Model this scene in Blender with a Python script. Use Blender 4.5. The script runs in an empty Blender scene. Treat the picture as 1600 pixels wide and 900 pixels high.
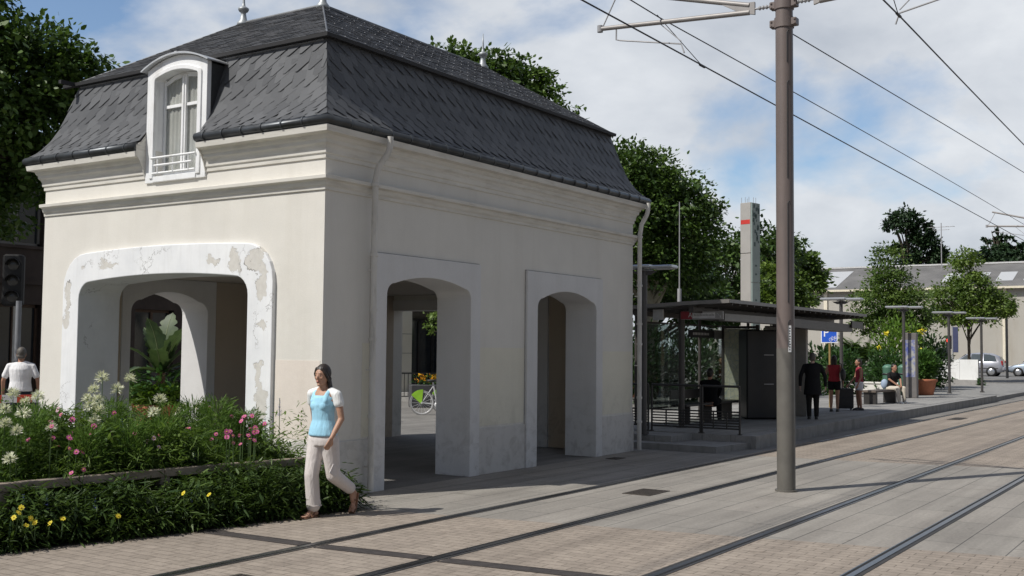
import bpy, math, random
import numpy as np
from mathutils import Vector, Matrix
random.seed(7)
RNG = np.random.default_rng(11)
PI = math.pi
sc = bpy.context.scene
COL = sc.collection

# ------------------------------------------------------------------ helpers
def tag(o, label=None, cat=None, group=None, kind=None):
    if label: o['label'] = label
    if cat: o['category'] = cat
    if group: o['group'] = group
    if kind: o['kind'] = kind
    return o

def empty(name, loc=(0, 0, 0), rz=0.0, label=None, cat=None, group=None):
    o = bpy.data.objects.new(name, None)
    o.empty_display_size = 0.2
    o.location = loc
    o.rotation_euler = (0, 0, rz)
    COL.objects.link(o)
    return tag(o, label, cat, group)

def copy_tree(o, parent=None):
    c = o.copy()
    COL.objects.link(c)
    c.parent = parent
    for ch in list(o.children):
        copy_tree(ch, c)
    return c

def frame_of(d, up=(0, 0, 1)):
    d = Vector(d).normalized()
    u = Vector(up)
    if abs(d.dot(u)) > 0.97:
        u = Vector((0, 1, 0))
    a = d.cross(u).normalized()
    b = a.cross(d).normalized()
    return a, b, d

class MB:
    """collects shapes that become ONE mesh object"""
    def __init__(s):
        s.v, s.f, s.m, s.sm = [], [], [], []
        s.mi = 0
        s.smooth = False
    def add(s, verts, faces):
        n = len(s.v)
        s.v.extend([tuple(v) for v in verts])
        for f in faces:
            s.f.append([i + n for i in f])
            s.m.append(s.mi)
            s.sm.append(s.smooth)
    def box(s, x0, x1, y0, y1, z0, z1, M=None, bev=0.0):
        if bev > 0:
            b = min(bev, abs(x1-x0)/2.01, abs(y1-y0)/2.01, abs(z1-z0)/2.01)
            vs = []
            for z, e in ((z0, b), (z0+b, 0), (z1-b, 0), (z1, b)):
                X0, X1, Y0, Y1 = x0+e, x1-e, y0+e, y1-e
                vs += [(X0+b, Y0, z), (X1-b, Y0, z), (X1, Y0+b, z), (X1, Y1-b, z), (X1-b, Y1, z), (X0+b, Y1, z), (X0, Y1-b, z), (X0, Y0+b, z)]
            fs = [list(range(7, -1, -1)), list(range(24, 32))]
            for r in range(3):
                for i in range(8):
                    j = (i+1) % 8
                    fs.append([r*8+i, r*8+j, r*8+8+j, r*8+8+i])
        else:
            vs = [(x0, y0, z0), (x1, y0, z0), (x1, y1, z0), (x0, y1, z0), (x0, y0, z1), (x1, y0, z1), (x1, y1, z1), (x0, y1, z1)]
            fs = [[3, 2, 1, 0], [4, 5, 6, 7], [0, 1, 5, 4], [1, 2, 6, 5], [2, 3, 7, 6], [3, 0, 4, 7]]
        if M is not None:
            vs = [M @ Vector(v) for v in vs]
        s.add(vs, fs)
        return s
    def bar(s, p0, p1, w, h, up=(0, 0, 1)):
        a, b, d = frame_of(Vector(p1) - Vector(p0), up)
        p0, p1 = Vector(p0), Vector(p1)
        vs = []
        for p in (p0, p1):
            for (i, j) in ((-1, -1), (1, -1), (1, 1), (-1, 1)):
                vs.append(p + a*(i*w/2) + b*(j*h/2))
        s.add(vs, [[3, 2, 1, 0], [4, 5, 6, 7], [0, 1, 5, 4], [1, 2, 6, 5], [2, 3, 7, 6], [3, 0, 4, 7]])
        return s
    def tube(s, pts, r, n=10, close=False, caps=True):
        pts = [Vector(p) for p in pts]
        rs = r if hasattr(r, '__len__') else [r]*len(pts)
        sm = s.smooth; s.smooth = True
        rings = []
        N = len(pts)
        pa = None
        for i, p in enumerate(pts):
            if close:
                d = pts[(i+1) % N] - pts[i-1]
            else:
                d = pts[min(i+1, N-1)] - pts[max(i-1, 0)]
            if d.length < 1e-9: d = Vector((0, 0, 1))
            d.normalize()
            if pa is None:
                a, b, _ = frame_of(d); b = d.cross(a)
            else:
                a = (pa - d*pa.dot(d))
                if a.length < 1e-6: a = frame_of(d)[0]
                a.normalize(); b = d.cross(a)
            pa = a
            rings.append([p + (a*math.cos(2*PI*k/n) + b*math.sin(2*PI*k/n))*rs[i] for k in range(n)])
        vs = [v for R in rings for v in R]
        fs = []
        M = N if close else N-1
        for i in range(M):
            j = (i+1) % N
            for k in range(n):
                l = (k+1) % n
                fs.append([i*n+k, i*n+l, j*n+l, j*n+k])
        s.add(vs, fs)
        s.smooth = False
        if caps and not close:
            s.add(rings[0], [list(range(n-1, -1, -1))])
            s.add(rings[-1], [list(range(n))])
        s.smooth = sm
        return s
    def lathe(s, prof, c=(0, 0, 0), n=16, axis=None):
        """prof: list of (r, z)"""
        sm = s.smooth; s.smooth = True
        vs, fs = [], []
        for (r, z) in prof:
            for k in range(n):
                a = 2*PI*k/n
                vs.append((c[0]+r*math.cos(a), c[1]+r*math.sin(a), c[2]+z))
        for i in range(len(prof)-1):
            for k in range(n):
                l = (k+1) % n
                fs.append([i*n+k, i*n+l, (i+1)*n+l, (i+1)*n+k])
        fs.append(list(range(n-1, -1, -1)))
        fs.append(list(range((len(prof)-1)*n, len(prof)*n)))
        if axis is not None:
            vs = [axis @ Vector(v) for v in vs]
        s.add(vs, fs)
        s.smooth = sm
        return s
    def ell(s, c, rx, ry, rz, n=14, m=9, M=None):
        sm = s.smooth; s.smooth = True
        vs, fs = [], []
        for i in range(m+1):
            t = PI*i/m
            for k in range(n):
                a = 2*PI*k/n
                v = Vector((rx*math.sin(t)*math.cos(a), ry*math.sin(t)*math.sin(a), rz*math.cos(t)))
                if M is not None: v = M @ v
                vs.append(v + Vector(c))
        for i in range(m):
            for k in range(n):
                l = (k+1) % n
                fs.append([i*n+k, (i+1)*n+k, (i+1)*n+l, i*n+l])
        s.add(vs, fs)
        s.smooth = sm
        return s
    def cap(s, p0, r0, p1, r1, n=12):
        """tapered capsule, closed"""
        p0, p1 = Vector(p0), Vector(p1)
        d = p1 - p0
        L = max(d.length, 1e-6)
        d = d / L
        pts, rs = [], []
        for t in (0.02, .35, .7, .92):
            pts.append(p0 - d*r0*math.cos(t*PI/2)); rs.append(r0*math.sin(t*PI/2))
        pts.append(p0); rs.append(r0); pts.append(p1); rs.append(r1)
        for t in (.92, .7, .35, 0.02):
            pts.append(p1 + d*r1*math.cos(t*PI/2)); rs.append(r1*math.sin(t*PI/2))
        return s.tube(pts, rs, n)
    def loft(s, rings, n=18):
        """rings: (cx,cy,cz,rx,ry) horizontal ellipses, closed"""
        sm = s.smooth; s.smooth = True
        vs, fs = [], []
        for (cx, cy, cz, rx, ry) in rings:
            for k in range(n):
                a = 2*PI*k/n
                vs.append((cx+rx*math.cos(a), cy+ry*math.sin(a), cz))
        for i in range(len(rings)-1):
            for k in range(n):
                l = (k+1) % n
                fs.append([i*n+k, i*n+l, (i+1)*n+l, (i+1)*n+k])
        fs.append(list(range(n-1, -1, -1)))
        fs.append(list(range((len(rings)-1)*n, len(rings)*n)))
        s.add(vs, fs)
        s.smooth = sm
        return s
    def prism(s, poly, to3, d):
        """poly: 2D outline; to3(a,b,t) maps outline + depth t in (0,d) to 3D"""
        n = len(poly)
        vs = [to3(a, b, 0) for a, b in poly] + [to3(a, b, d) for a, b in poly]
        fs = [list(range(n)), list(range(2*n-1, n-1, -1))]
        for i in range(n):
            j = (i+1) % n
            fs.append([j, i, n+i, n+j])
        s.add(vs, fs)
        return s
    def build(s, name, mats, parent=None, bevel=0.0, fixn=False):
        me = bpy.data.meshes.new(name)
        me.from_pydata(s.v, [], s.f)
        if not isinstance(mats, (list, tuple)): mats = [mats]
        for m in mats: me.materials.append(m)
        me.polygons.foreach_set('material_index', s.m)
        me.polygons.foreach_set('use_smooth', s.sm)
        me.update()
        if fixn:
            import bmesh
            bm = bmesh.new(); bm.from_mesh(me)
            bmesh.ops.recalc_face_normals(bm, faces=bm.faces)
            bm.to_mesh(me); bm.free()
        o = bpy.data.objects.new(name, me)
        COL.objects.link(o)
        if parent is not None: o.parent = parent
        if bevel > 0:
            b = o.modifiers.new('bevel', 'BEVEL')
            b.width = bevel; b.segments = 2; b.limit_method = 'ANGLE'; b.angle_limit = math.radians(40)
        return o

def quads_mesh(name, V, mat, parent=None, nv=4):
    """V: (N, nv, 3) array of separate polygons -> one mesh"""
    N = len(V)
    me = bpy.data.meshes.new(name)
    me.vertices.add(N*nv)
    me.vertices.foreach_set('co', np.ascontiguousarray(V, dtype=np.float32).reshape(-1))
    me.loops.add(N*nv)
    me.loops.foreach_set('vertex_index', np.arange(N*nv, dtype=np.int32))
    me.polygons.add(N)
    me.polygons.foreach_set('loop_start', np.arange(0, N*nv, nv, dtype=np.int32))
    me.polygons.foreach_set('loop_total', np.full(N, nv, dtype=np.int32))
    mats = mat if isinstance(mat, (list, tuple)) else [mat]
    for m in mats: me.materials.append(m)
    me.update(calc_edges=True)
    me.validate()
    o = bpy.data.objects.new(name, me)
    COL.objects.link(o)
    if parent is not None: o.parent = parent
    return o

def leaf_quads(P, D, Nn, L, Wd, fold=0.25, shape='leaf'):
    """P (N,3) base points, D leaf direction, Nn approximate normal, L length, Wd width arrays -> (N,6,3)"""
    D = D/np.linalg.norm(D, axis=1, keepdims=True)
    S = np.cross(D, Nn); S /= (np.linalg.norm(S, axis=1, keepdims=True)+1e-9)
    U = np.cross(S, D)
    L = L[:, None]; w = Wd[:, None]
    p0 = P
    a = P + D*L*.32 + S*w*.5 - U*w*fold
    b = P + D*L*.72 + S*w*.36 - U*w*fold
    t = P + D*L - U*L*.12
    c = P + D*L*.72 - S*w*.36 - U*w*fold
    d = P + D*L*.32 - S*w*.5 - U*w*fold
    return np.stack([p0, a, b, t, c, d], axis=1)

def rand_unit(n):
    v = RNG.normal(size=(n, 3))
    return v/np.linalg.norm(v, axis=1, keepdims=True)

# ------------------------------------------------------------------ materials
def new_mat(name):
    m = bpy.data.materials.new(name)
    m.use_nodes = True
    nt = m.node_tree
    for n in list(nt.nodes): nt.nodes.remove(n)
    out = nt.nodes.new('ShaderNodeOutputMaterial')
    b = nt.nodes.new('ShaderNodeBsdfPrincipled')
    nt.links.new(b.outputs[0], out.inputs[0])
    return m, nt, b, out

def c4(c): return (c[0], c[1], c[2], 1)

def N(nt, t, **kw):
    n = nt.nodes.new(t)
    for k, v in kw.items(): setattr(n, k, v)
    return n

def noise_node(nt, vec, scale, detail=6, rough=.6, dist=0.0):
    n = N(nt, 'ShaderNodeTexNoise')
    n.inputs['Scale'].default_value = scale
    n.inputs['Detail'].default_value = detail
    n.inputs['Roughness'].default_value = rough
    n.inputs['Distortion'].default_value = dist
    nt.links.new(vec, n.inputs['Vector'])
    return n.outputs['Fac']

def ramp(nt, fac, a, b, ca, cb):
    r = N(nt, 'ShaderNodeValToRGB')
    r.color_ramp.elements[0].position = a; r.color_ramp.elements[0].color = c4(ca)
    r.color_ramp.elements[1].position = b; r.color_ramp.elements[1].color = c4(cb)
    nt.links.new(fac, r.inputs[0])
    return r.outputs[0]

def mixc(nt, fac, a, b, mode='MIX'):
    m = N(nt, 'ShaderNodeMix', data_type='RGBA', blend_type=mode)
    for i, x in ((0, fac), (6, a), (7, b)):
        if hasattr(x, 'is_linked') or hasattr(x, 'node'): nt.links.new(x, m.inputs[i])
        elif i == 0: m.inputs[0].default_value = x
        else: m.inputs[i].default_value = c4(x)
    return m.outputs[2]

def mth(nt, op, a, b=None, c=None):
    m = N(nt, 'ShaderNodeMath', operation=op)
    for i, x in enumerate((a, b, c)):
        if x is None: continue
        if hasattr(x, 'node'): nt.links.new(x, m.inputs[i])
        else: m.inputs[i].default_value = x
    return m.outputs[0]

def objvec(nt, scale=None):
    tc = N(nt, 'ShaderNodeTexCoord')
    if scale is None: return tc.outputs['Object']
    mp = N(nt, 'ShaderNodeMapping')
    mp.inputs['Scale'].default_value = scale
    nt.links.new(tc.outputs['Object'], mp.inputs[0])
    return mp.outputs[0]

def bump(nt, b, h, strength=.3, dist=.01):
    n = N(nt, 'ShaderNodeBump')
    n.inputs['Strength'].default_value = strength
    n.inputs['Distance'].default_value = dist
    nt.links.new(h, n.inputs['Height'])
    nt.links.new(n.outputs[0], b.inputs['Normal'])

def mat(name, col, rough=.6, metal=0.0, var=.12, scale=6.0, bmp=0.0, bscale=40.0, spec=.5, grime=None, gscale=(1.2, 1.2, .35)):
    """plain surface with broad tonal variation, fine grain and optional streaky grime"""
    m, nt, b, out = new_mat(name)
    v = objvec(nt)
    f = noise_node(nt, v, scale)
    lo = [max(0, x*(1-var)) for x in col]; hi = [min(1, x*(1+var)) for x in col]
    c = ramp(nt, f, .3, .7, lo, hi)
    if grime:
        gv = objvec(nt, gscale)
        g = noise_node(nt, gv, 3.0, 8, .65, .3)
        gm = ramp(nt, g, .5, .78, (0, 0, 0), (1, 1, 1))
        c = mixc(nt, gm, c, grime)
    nt.links.new(c, b.inputs['Base Color'])
    b.inputs['Roughness'].default_value = rough
    b.inputs['Metallic'].default_value = metal
    b.inputs['Specular IOR Level'].default_value = spec
    if bmp > 0:
        bump(nt, b, noise_node(nt, v, bscale, 4, .6), bmp, .01)
    return m

def island_mat(name, ca, cb, rough=.55, spec=.3, transl=0.0, clump=0.0):
    """leaf / slate material: every separate leaf has its own tone"""
    m, nt, b, out = new_mat(name)
    g = N(nt, 'ShaderNodeNewGeometry')
    c = ramp(nt, g.outputs['Random Per Island'], 0.0, 1.0, ca, cb)
    if clump > 0:
        f = noise_node(nt, objvec(nt), clump, 2, .5)
        d = ramp(nt, f, .35, .65, (.62, .68, .66), (1.25, 1.18, 1.0))
        c = mixc(nt, 1.0, c, d, 'MULTIPLY')
    nt.links.new(c, b.inputs['Base Color'])
    b.inputs['Roughness'].default_value = rough
    b.inputs['Specular IOR Level'].default_value = spec
    if transl > 0:
        t = N(nt, 'ShaderNodeBsdfTranslucent')
        tc = mixc(nt, .5, c, (cb[0]*1.3, cb[1]*1.35, cb[2]*.6))
        nt.links.new(tc, t.inputs[0])
        ms = N(nt, 'ShaderNodeMixShader')
        ms.inputs[0].default_value = transl
        nt.links.new(b.outputs[0], ms.inputs[1]); nt.links.new(t.outputs[0], ms.inputs[2])
        nt.links.new(ms.outputs[0], out.inputs[0])
    return m

def glass_mat(name, tint=(.8, .85, .85), rough=.02, alpha=.75):
    m, nt, b, out = new_mat(name)
    nt.nodes.remove(b)
    tr = N(nt, 'ShaderNodeBsdfTransparent'); tr.inputs[0].default_value = c4(tint)
    gl = N(nt, 'ShaderNodeBsdfGlossy'); gl.inputs['Roughness'].default_value = rough
    lw = N(nt, 'ShaderNodeLayerWeight'); lw.inputs['Blend'].default_value = .5
    fr_ = mth(nt, 'ADD', mth(nt, 'MULTIPLY', mth(nt, 'POWER', lw.outputs['Facing'], 4.0), .85), .05)
    ms = N(nt, 'ShaderNodeMixShader')
    nt.links.new(fr_, ms.inputs[0])
    nt.links.new(tr.outputs[0], ms.inputs[1]); nt.links.new(gl.outputs[0], ms.inputs[2])
    nt.links.new(ms.outputs[0], out.inputs[0])
    return m

def emit_mat(name, col, s):
    m, nt, b, out = new_mat(name)
    b.inputs['Base Color'].default_value = c4(col)
    b.inputs['Emission Color'].default_value = c4(col)
    b.inputs['Emission Strength'].default_value = s
    return m

def paver_mat(name, ca, cb, mortar, bw, rh, msize, rot=0.0, offset=.5, stain=.2, rough=.85, bmpd=.004):
    m, nt, b, out = new_mat(name)
    tc = N(nt, 'ShaderNodeTexCoord')
    mp = N(nt, 'ShaderNodeMapping'); mp.inputs['Rotation'].default_value = (0, 0, rot)
    nt.links.new(tc.outputs['Object'], mp.inputs[0])
    v = mp.outputs[0]
    # slight wobble of joints
    br = N(nt, 'ShaderNodeTexBrick')
    br.offset = offset
    br.inputs['Color1'].default_value = c4(ca); br.inputs['Color2'].default_value = c4(cb)
    br.inputs['Mortar'].default_value = c4(mortar)
    br.inputs['Scale'].default_value = 1.0
    br.inputs['Brick Width'].default_value = bw; br.inputs['Row Height'].default_value = rh
    br.inputs['Mortar Size'].default_value = msize; br.inputs['Mortar Smooth'].default_value = .3
    br.inputs['Bias'].default_value = 0.0
    nt.links.new(v, br.inputs['Vector'])
    big = noise_node(nt, v, .55, 6, .62, .4)
    bg = ramp(nt, big, .3, .7, (1-stain,)*3, (1+stain*.6,)*3)
    c = mixc(nt, 1.0, br.outputs['Color'], bg, 'MULTIPLY')
    fine = noise_node(nt, v, 28, 5, .7)
    fg = ramp(nt, fine, .3, .7, (.84, .84, .84), (1.14, 1.13, 1.12))
    c = mixc(nt, 1.0, c, fg, 'MULTIPLY')
    # wheel / dirt streaks along the track direction
    mp2 = N(nt, 'ShaderNodeMapping'); mp2.inputs['Scale'].default_value = (.12, 2.2, 1)
    nt.links.new(tc.outputs['Object'], mp2.inputs[0])
    st = noise_node(nt, mp2.outputs[0], 1.6, 5, .6)
    sg = ramp(nt, st, .36, .64, (.84, .835, .83), (1.08, 1.08, 1.07))
    c = mixc(nt, 1.0, c, sg, 'MULTIPLY')
    spots = noise_node(nt, v, 3.6, 3, .5)
    sp = ramp(nt, spots, .66, .72, (1, 1, 1), (.78, .76, .74))
    c = mixc(nt, 1.0, c, sp, 'MULTIPLY')
    nt.links.new(c, b.inputs['Base Color'])
    b.inputs['Roughness'].default_value = rough
    b.inputs['Specular IOR Level'].default_value = .25
    h = mth(nt, 'ADD', mth(nt, 'MULTIPLY', br.outputs['Fac'], -1.0), mth(nt, 'MULTIPLY', fine, .5))
    bump(nt, b, h, .5, bmpd)
    return m
CLOUD_SEED = 25.1
CLOUD_GAIN = 6.5
# ------------------------------------------------------------------ camera
cam = bpy.data.cameras.new('camera')
camo = bpy.data.objects.new('camera', cam)
COL.objects.link(camo)
Cc, Fv, Rv, Uv = Vector((-10.13853, -9.54786, 1.88994)), Vector((.83236, .55146, .05533)), Vector((.55186, -.83388, .00912)), Vector((-.05117, -.02294, .99843))
Mx = Matrix.Identity(4)
for i in range(3):
    Mx[i][0], Mx[i][1], Mx[i][2], Mx[i][3] = Rv[i], Uv[i], -Fv[i], Cc[i]
camo.matrix_world = Mx
cam.lens = 38.63; cam.sensor_width = 36
cam.clip_start = .1; cam.clip_end = 2000
sc.camera = camo

# ------------------------------------------------------------------ daylight
SUN_EL, SUN_AZ = math.radians(49), math.radians(154)      # direction towards the sun, counter-clockwise from +X
sdir = Vector((math.cos(SUN_AZ)*math.cos(SUN_EL), math.sin(SUN_AZ)*math.cos(SUN_EL), math.sin(SUN_EL)))
sl = bpy.data.lights.new('sun', 'SUN'); sl.energy = 4.9; sl.angle = math.radians(.55); sl.color = (1, .96, .89)
so = bpy.data.objects.new('sun', sl); COL.objects.link(so)
so.rotation_euler = sdir.to_track_quat('Z', 'Y').to_euler()
so.location = (-20, 10, 30)

w = bpy.data.worlds.new('World'); sc.world = w; w.use_nodes = True
nt = w.node_tree
for n in list(nt.nodes): nt.nodes.remove(n)
wo = nt.nodes.new('ShaderNodeOutputWorld'); bg = nt.nodes.new('ShaderNodeBackground')
bg.inputs['Strength'].default_value = .15
sky = nt.nodes.new('ShaderNodeTexSky'); sky.sky_type = 'NISHITA'; sky.sun_disc = False
sky.sun_elevation = SUN_EL; sky.sun_rotation = math.atan2(sdir.x, sdir.y)
sky.air_density = 1.0; sky.dust_density = .8; sky.ozone_density = 3.0
tc = nt.nodes.new('ShaderNodeTexCoord')
sep = nt.nodes.new('ShaderNodeSeparateXYZ'); nt.links.new(tc.outputs['Generated'], sep.inputs[0])
zz = mth(nt, 'ADD', mth(nt, 'MAXIMUM', sep.outputs[2], 0.0), .38)
cx_ = mth(nt, 'DIVIDE', sep.outputs[0], zz); cy_ = mth(nt, 'DIVIDE', sep.outputs[1], zz)
cb = nt.nodes.new('ShaderNodeCombineXYZ'); nt.links.new(cx_, cb.inputs[0]); nt.links.new(cy_, cb.inputs[1]); cb.inputs[2].default_value = CLOUD_SEED
cov = noise_node(nt, cb.outputs[0], 1.75, 9, .54, .25)
shade = noise_node(nt, cb.outputs[0], 3.4, 7, .55, .2)
cover = nt.nodes.new('ShaderNodeValToRGB')
cover.color_ramp.elements[0].position = .425; cover.color_ramp.elements[0].color = (.0, .0, .0, 1)
cover.color_ramp.elements[1].position = .53; cover.color_ramp.elements[1].color = (1, 1, 1, 1)
hz = nt.nodes.new('ShaderNodeMapRange'); nt.links.new(sep.outputs[2], hz.inputs['Value'])
hz.inputs['From Min'].default_value = 0; hz.inputs['From Max'].default_value = .17; hz.inputs['To Min'].default_value = .16; hz.inputs['To Max'].default_value = 0
nt.links.new(mth(nt, 'ADD', cov, hz.outputs[0]), cover.inputs[0])
# more, flatter cloud towards the horizon
ccol = ramp(nt, shade, .3, .72, (.57, .62, .70), (.97, 1.0, 1.04))
vm = nt.nodes.new('ShaderNodeVectorMath'); vm.operation = 'SCALE'; vm.inputs['Scale'].default_value = CLOUD_GAIN
nt.links.new(ccol, vm.inputs[0])
mx = nt.nodes.new('ShaderNodeMix'); mx.data_type = 'RGBA'
vm2 = nt.nodes.new('ShaderNodeVectorMath'); vm2.operation = 'SCALE'
dk = nt.nodes.new('ShaderNodeMapRange')
# the broken cloud deck lies ahead; unseen cloud cover behind the camera shapes the fill
fw_ = mth(nt, 'ADD', mth(nt, 'MULTIPLY', sep.outputs[0], .83), mth(nt, 'MULTIPLY', sep.outputs[1], .56))
mr_ = nt.nodes.new('ShaderNodeMapRange'); mr_.interpolation_type = 'SMOOTHSTEP'
nt.links.new(fw_, mr_.inputs['Value']); mr_.inputs['From Min'].default_value = -.15; mr_.inputs['From Max'].default_value = .5
mr_.inputs['To Min'].default_value = .93
# that unseen cloud is darkened to weaken the fill on shaded faces
dk.interpolation_type = 'SMOOTHSTEP'; nt.links.new(fw_, dk.inputs['Value'])
dk.inputs['From Min'].default_value = -.1; dk.inputs['From Max'].default_value = .55; dk.inputs['To Min'].default_value = .235; dk.inputs['To Max'].default_value = 1.0
nt.links.new(dk.outputs[0], vm2.inputs['Scale'])
nt.links.new(mth(nt, 'MULTIPLY', mth(nt, 'MULTIPLY', cover.outputs[0], .95), mr_.outputs[0]), mx.inputs[0])
nt.links.new(sky.outputs[0], mx.inputs[6]); wt = nt.nodes.new('ShaderNodeMix'); wt.data_type = 'RGBA'; wt.blend_type = 'MULTIPLY'; wt.inputs[0].default_value = 1.0
wr = ramp(nt, dk.outputs[0], .25, .95, (1.24, 1.0, .72), (1, 1, 1))      # warm tint added behind the camera to warm the fill light
nt.links.new(vm.outputs[0], wt.inputs[6]); nt.links.new(wr, wt.inputs[7])
nt.links.new(wt.outputs[2], vm2.inputs[0]); nt.links.new(vm2.outputs[0], mx.inputs[7])
nt.links.new(mx.outputs[2], bg.inputs['Color']); nt.links.new(bg.outputs[0], wo.inputs[0])

sc.view_settings.view_transform = 'Standard'; sc.view_settings.look = 'None'
sc.view_settings.exposure = -.22; sc.view_settings.gamma = 1; sc.view_settings.use_curve_mapping = False
sc.cycles.max_bounces = 8; sc.cycles.transparent_max_bounces = 12
sc.cycles.use_denoising = True

# ------------------------------------------------------------------ ground
def gz(x):
    """the street rises gently in the distance"""
    t = min(max((x-52)/26.0, 0), 1)
    return .24*t*t*(3-2*t)

def strip_sheet(name, xs, yl, yr, z, m, label=None):
    """sheet along X with left/right limits given per station"""
    vs, fs = [], []
    for i, x in enumerate(xs):
        a = yl[i] if hasattr(yl, '__len__') else yl
        b = yr[i] if hasattr(yr, '__len__') else yr
        vs += [(x, a, gz(x)+z), (x, b, gz(x)+z)]
    for i in range(len(xs)-1):
        fs.append([2*i, 2*i+1, 2*i+3, 2*i+2])
    mb = MB(); mb.add(vs, fs)
    o = mb.build(name, m)
    o['kind'] = 'structure'
    return o

XS = [-90, -60, -40, -20, -10, -5, 0, 5, 10, 20, 30, 40, 48, 52, 55, 58, 61, 64, 67, 70, 73, 76, 78, 82, 95, 120, 200, 600]
M_square = paver_mat('square_paving', (.225, .217, .205), (.20, .193, .183), (.14, .135, .125), .6, .4, .006)
M_tan = paver_mat('tan_setts', (.335, .288, .243), (.285, .245, .206), (.17, .145, .12), .24, .12, .006, rot=PI/2, stain=.14)
M_slab = paver_mat('grey_slabs', (.30, .28, .253), (.262, .247, .224), (.11, .107, .10), 1.5, .48, .007, stain=.16)
M_asph = mat('asphalt', (.17, .168, .165), .9, var=.2, scale=.7, bmp=.3, bscale=90)
strip_sheet('ground', XS, 500, -500, 0, M_square)
strip_sheet('road', [69, 70, 73, 76, 78, 82, 88], 60, -90, .004, M_asph)
# zones of the tramway paving; the border lines run slightly askew across the tracks
def zone(name, poly, z, m):
    mb = MB(); mb.add([(x, y, z) for x, y in poly], [list(range(len(poly)))[::-1]])
    o = mb.build(name, m); o['kind'] = 'structure'; return o
yb0, yb1 = -.02, -8.05
zone('tan_paving', [(-45, yb0), (-.45, yb0), (1.12, yb1), (-45, yb1)], .004, M_tan)
zone('slab_paving', [(-.45, yb0), (8.7, yb0), (8.9, -2.0), (9.2, -4.4), (9.9, yb1), (1.12, yb1)], .004, M_slab)
zone('tan_paving', [(8.9, -2.0), (62, -2.0), (62, yb1), (9.9, yb1), (9.2, -4.4)], .0045, M_tan)
zone('slab_paving', [(-45, -8.05), (62, -8.05), (62, -11), (-45, -11)], .004, M_slab)

# ------------------------------------------------------------------ rails
M_steel = mat('rail_steel', (.20, .205, .22), .28, 1.0, var=.15, scale=3)
M_rubber = mat('rail_seal', (.035, .034, .034), .8, var=.3, scale=8)
M_groove = mat('rail_groove', (.012, .012, .012), .9)
def rail(y, side, label):
    r = empty('tram_rail', (0, y, 0), 0, label, 'tram rail', 'tram rails set flush in the paving')
    xs = [-45, 62]
    def sheet(nm, a, b, z, m):
        mb = MB(); mb.box(xs[0], xs[1], min(a, b), max(a, b), 0.0, z); return mb.build(nm, m, r)
    sheet('rail_seal', -.072, .080, .008, M_rubber)
    sheet('rail_head', -.028*1, .028, .014, M_steel)
    sheet('groove', side*.028, side*.062, .0105, M_groove)
    sheet('guard_lip', side*.062, side*.076, .0125, M_steel)
Y1, Y3 = -2.135, -5.41
rail(Y1, -1, 'grooved steel tram rail closest to the pavilion wall')
rail(Y1-1.36, 1, 'grooved steel tram rail just on the pavilion side of the tall brown mast')
rail(Y3, -1, 'grooved steel tram rail just on the near side of the tall brown mast')
rail(Y3-1.36, 1, 'grooved steel tram rail farthest from the pavilion, at the lower right')

# drainage slot across both tracks
M_slot = mat('drain_iron', (.045, .038, .035), .75, var=.4, scale=12, bmp=.4)
d = MB()
for (x0, y0, x1, y1) in ((-2.42, -.62, -2.36, -2.04), (-2.355, -2.24, -2.22, -3.40), (-2.21, -3.59, -2.0, -5.32), (-1.99, -5.50, -1.86, -6.68)):
    d.bar((x0, y0, .006), (x1, y1, .006), .15, .006)
    a = .075
    for k in (-1, 1):
        d.bar((x0+k*.085, y0, .008), (x1+k*.085, y1, .008), .014, .008)
tag(d.build('drain_channel', M_slot), 'dark narrow drain channel crossing the tram tracks in front of the walking woman', 'drain')
M_cover = mat('cover_iron', (.075, .062, .05), .6, .4, var=.3, scale=20, bmp=.6, bscale=120)
def cover(x, y, lx, ly, label):
    b = MB(); b.box(-lx/2, lx/2, -ly/2, ly/2, .004, .012)
    for k in range(-3, 4):
        b.box(-lx/2+.03, lx/2-.03, ly*k/8-.008, ly*k/8+.008, .012, .016)
    o = b.build('manhole_cover', M_cover); o.location = (x, y, 0)
    tag(o, label, 'manhole cover')
cover(3.12, -2.93, .62, .40, 'rectangular rusty manhole cover between the rails left of the brown mast')
cover(-3.93, -2.80, .5, .42, 'reddish brown manhole cover at the bottom left edge of the track')
cover(23.3, -2.75, 1.2, .35, 'small flat manhole cover between far rails beside the platform')
cover(6.9, -.45, .32, .22, 'small dark drain cover at the foot of the pier right of the second archway')
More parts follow.
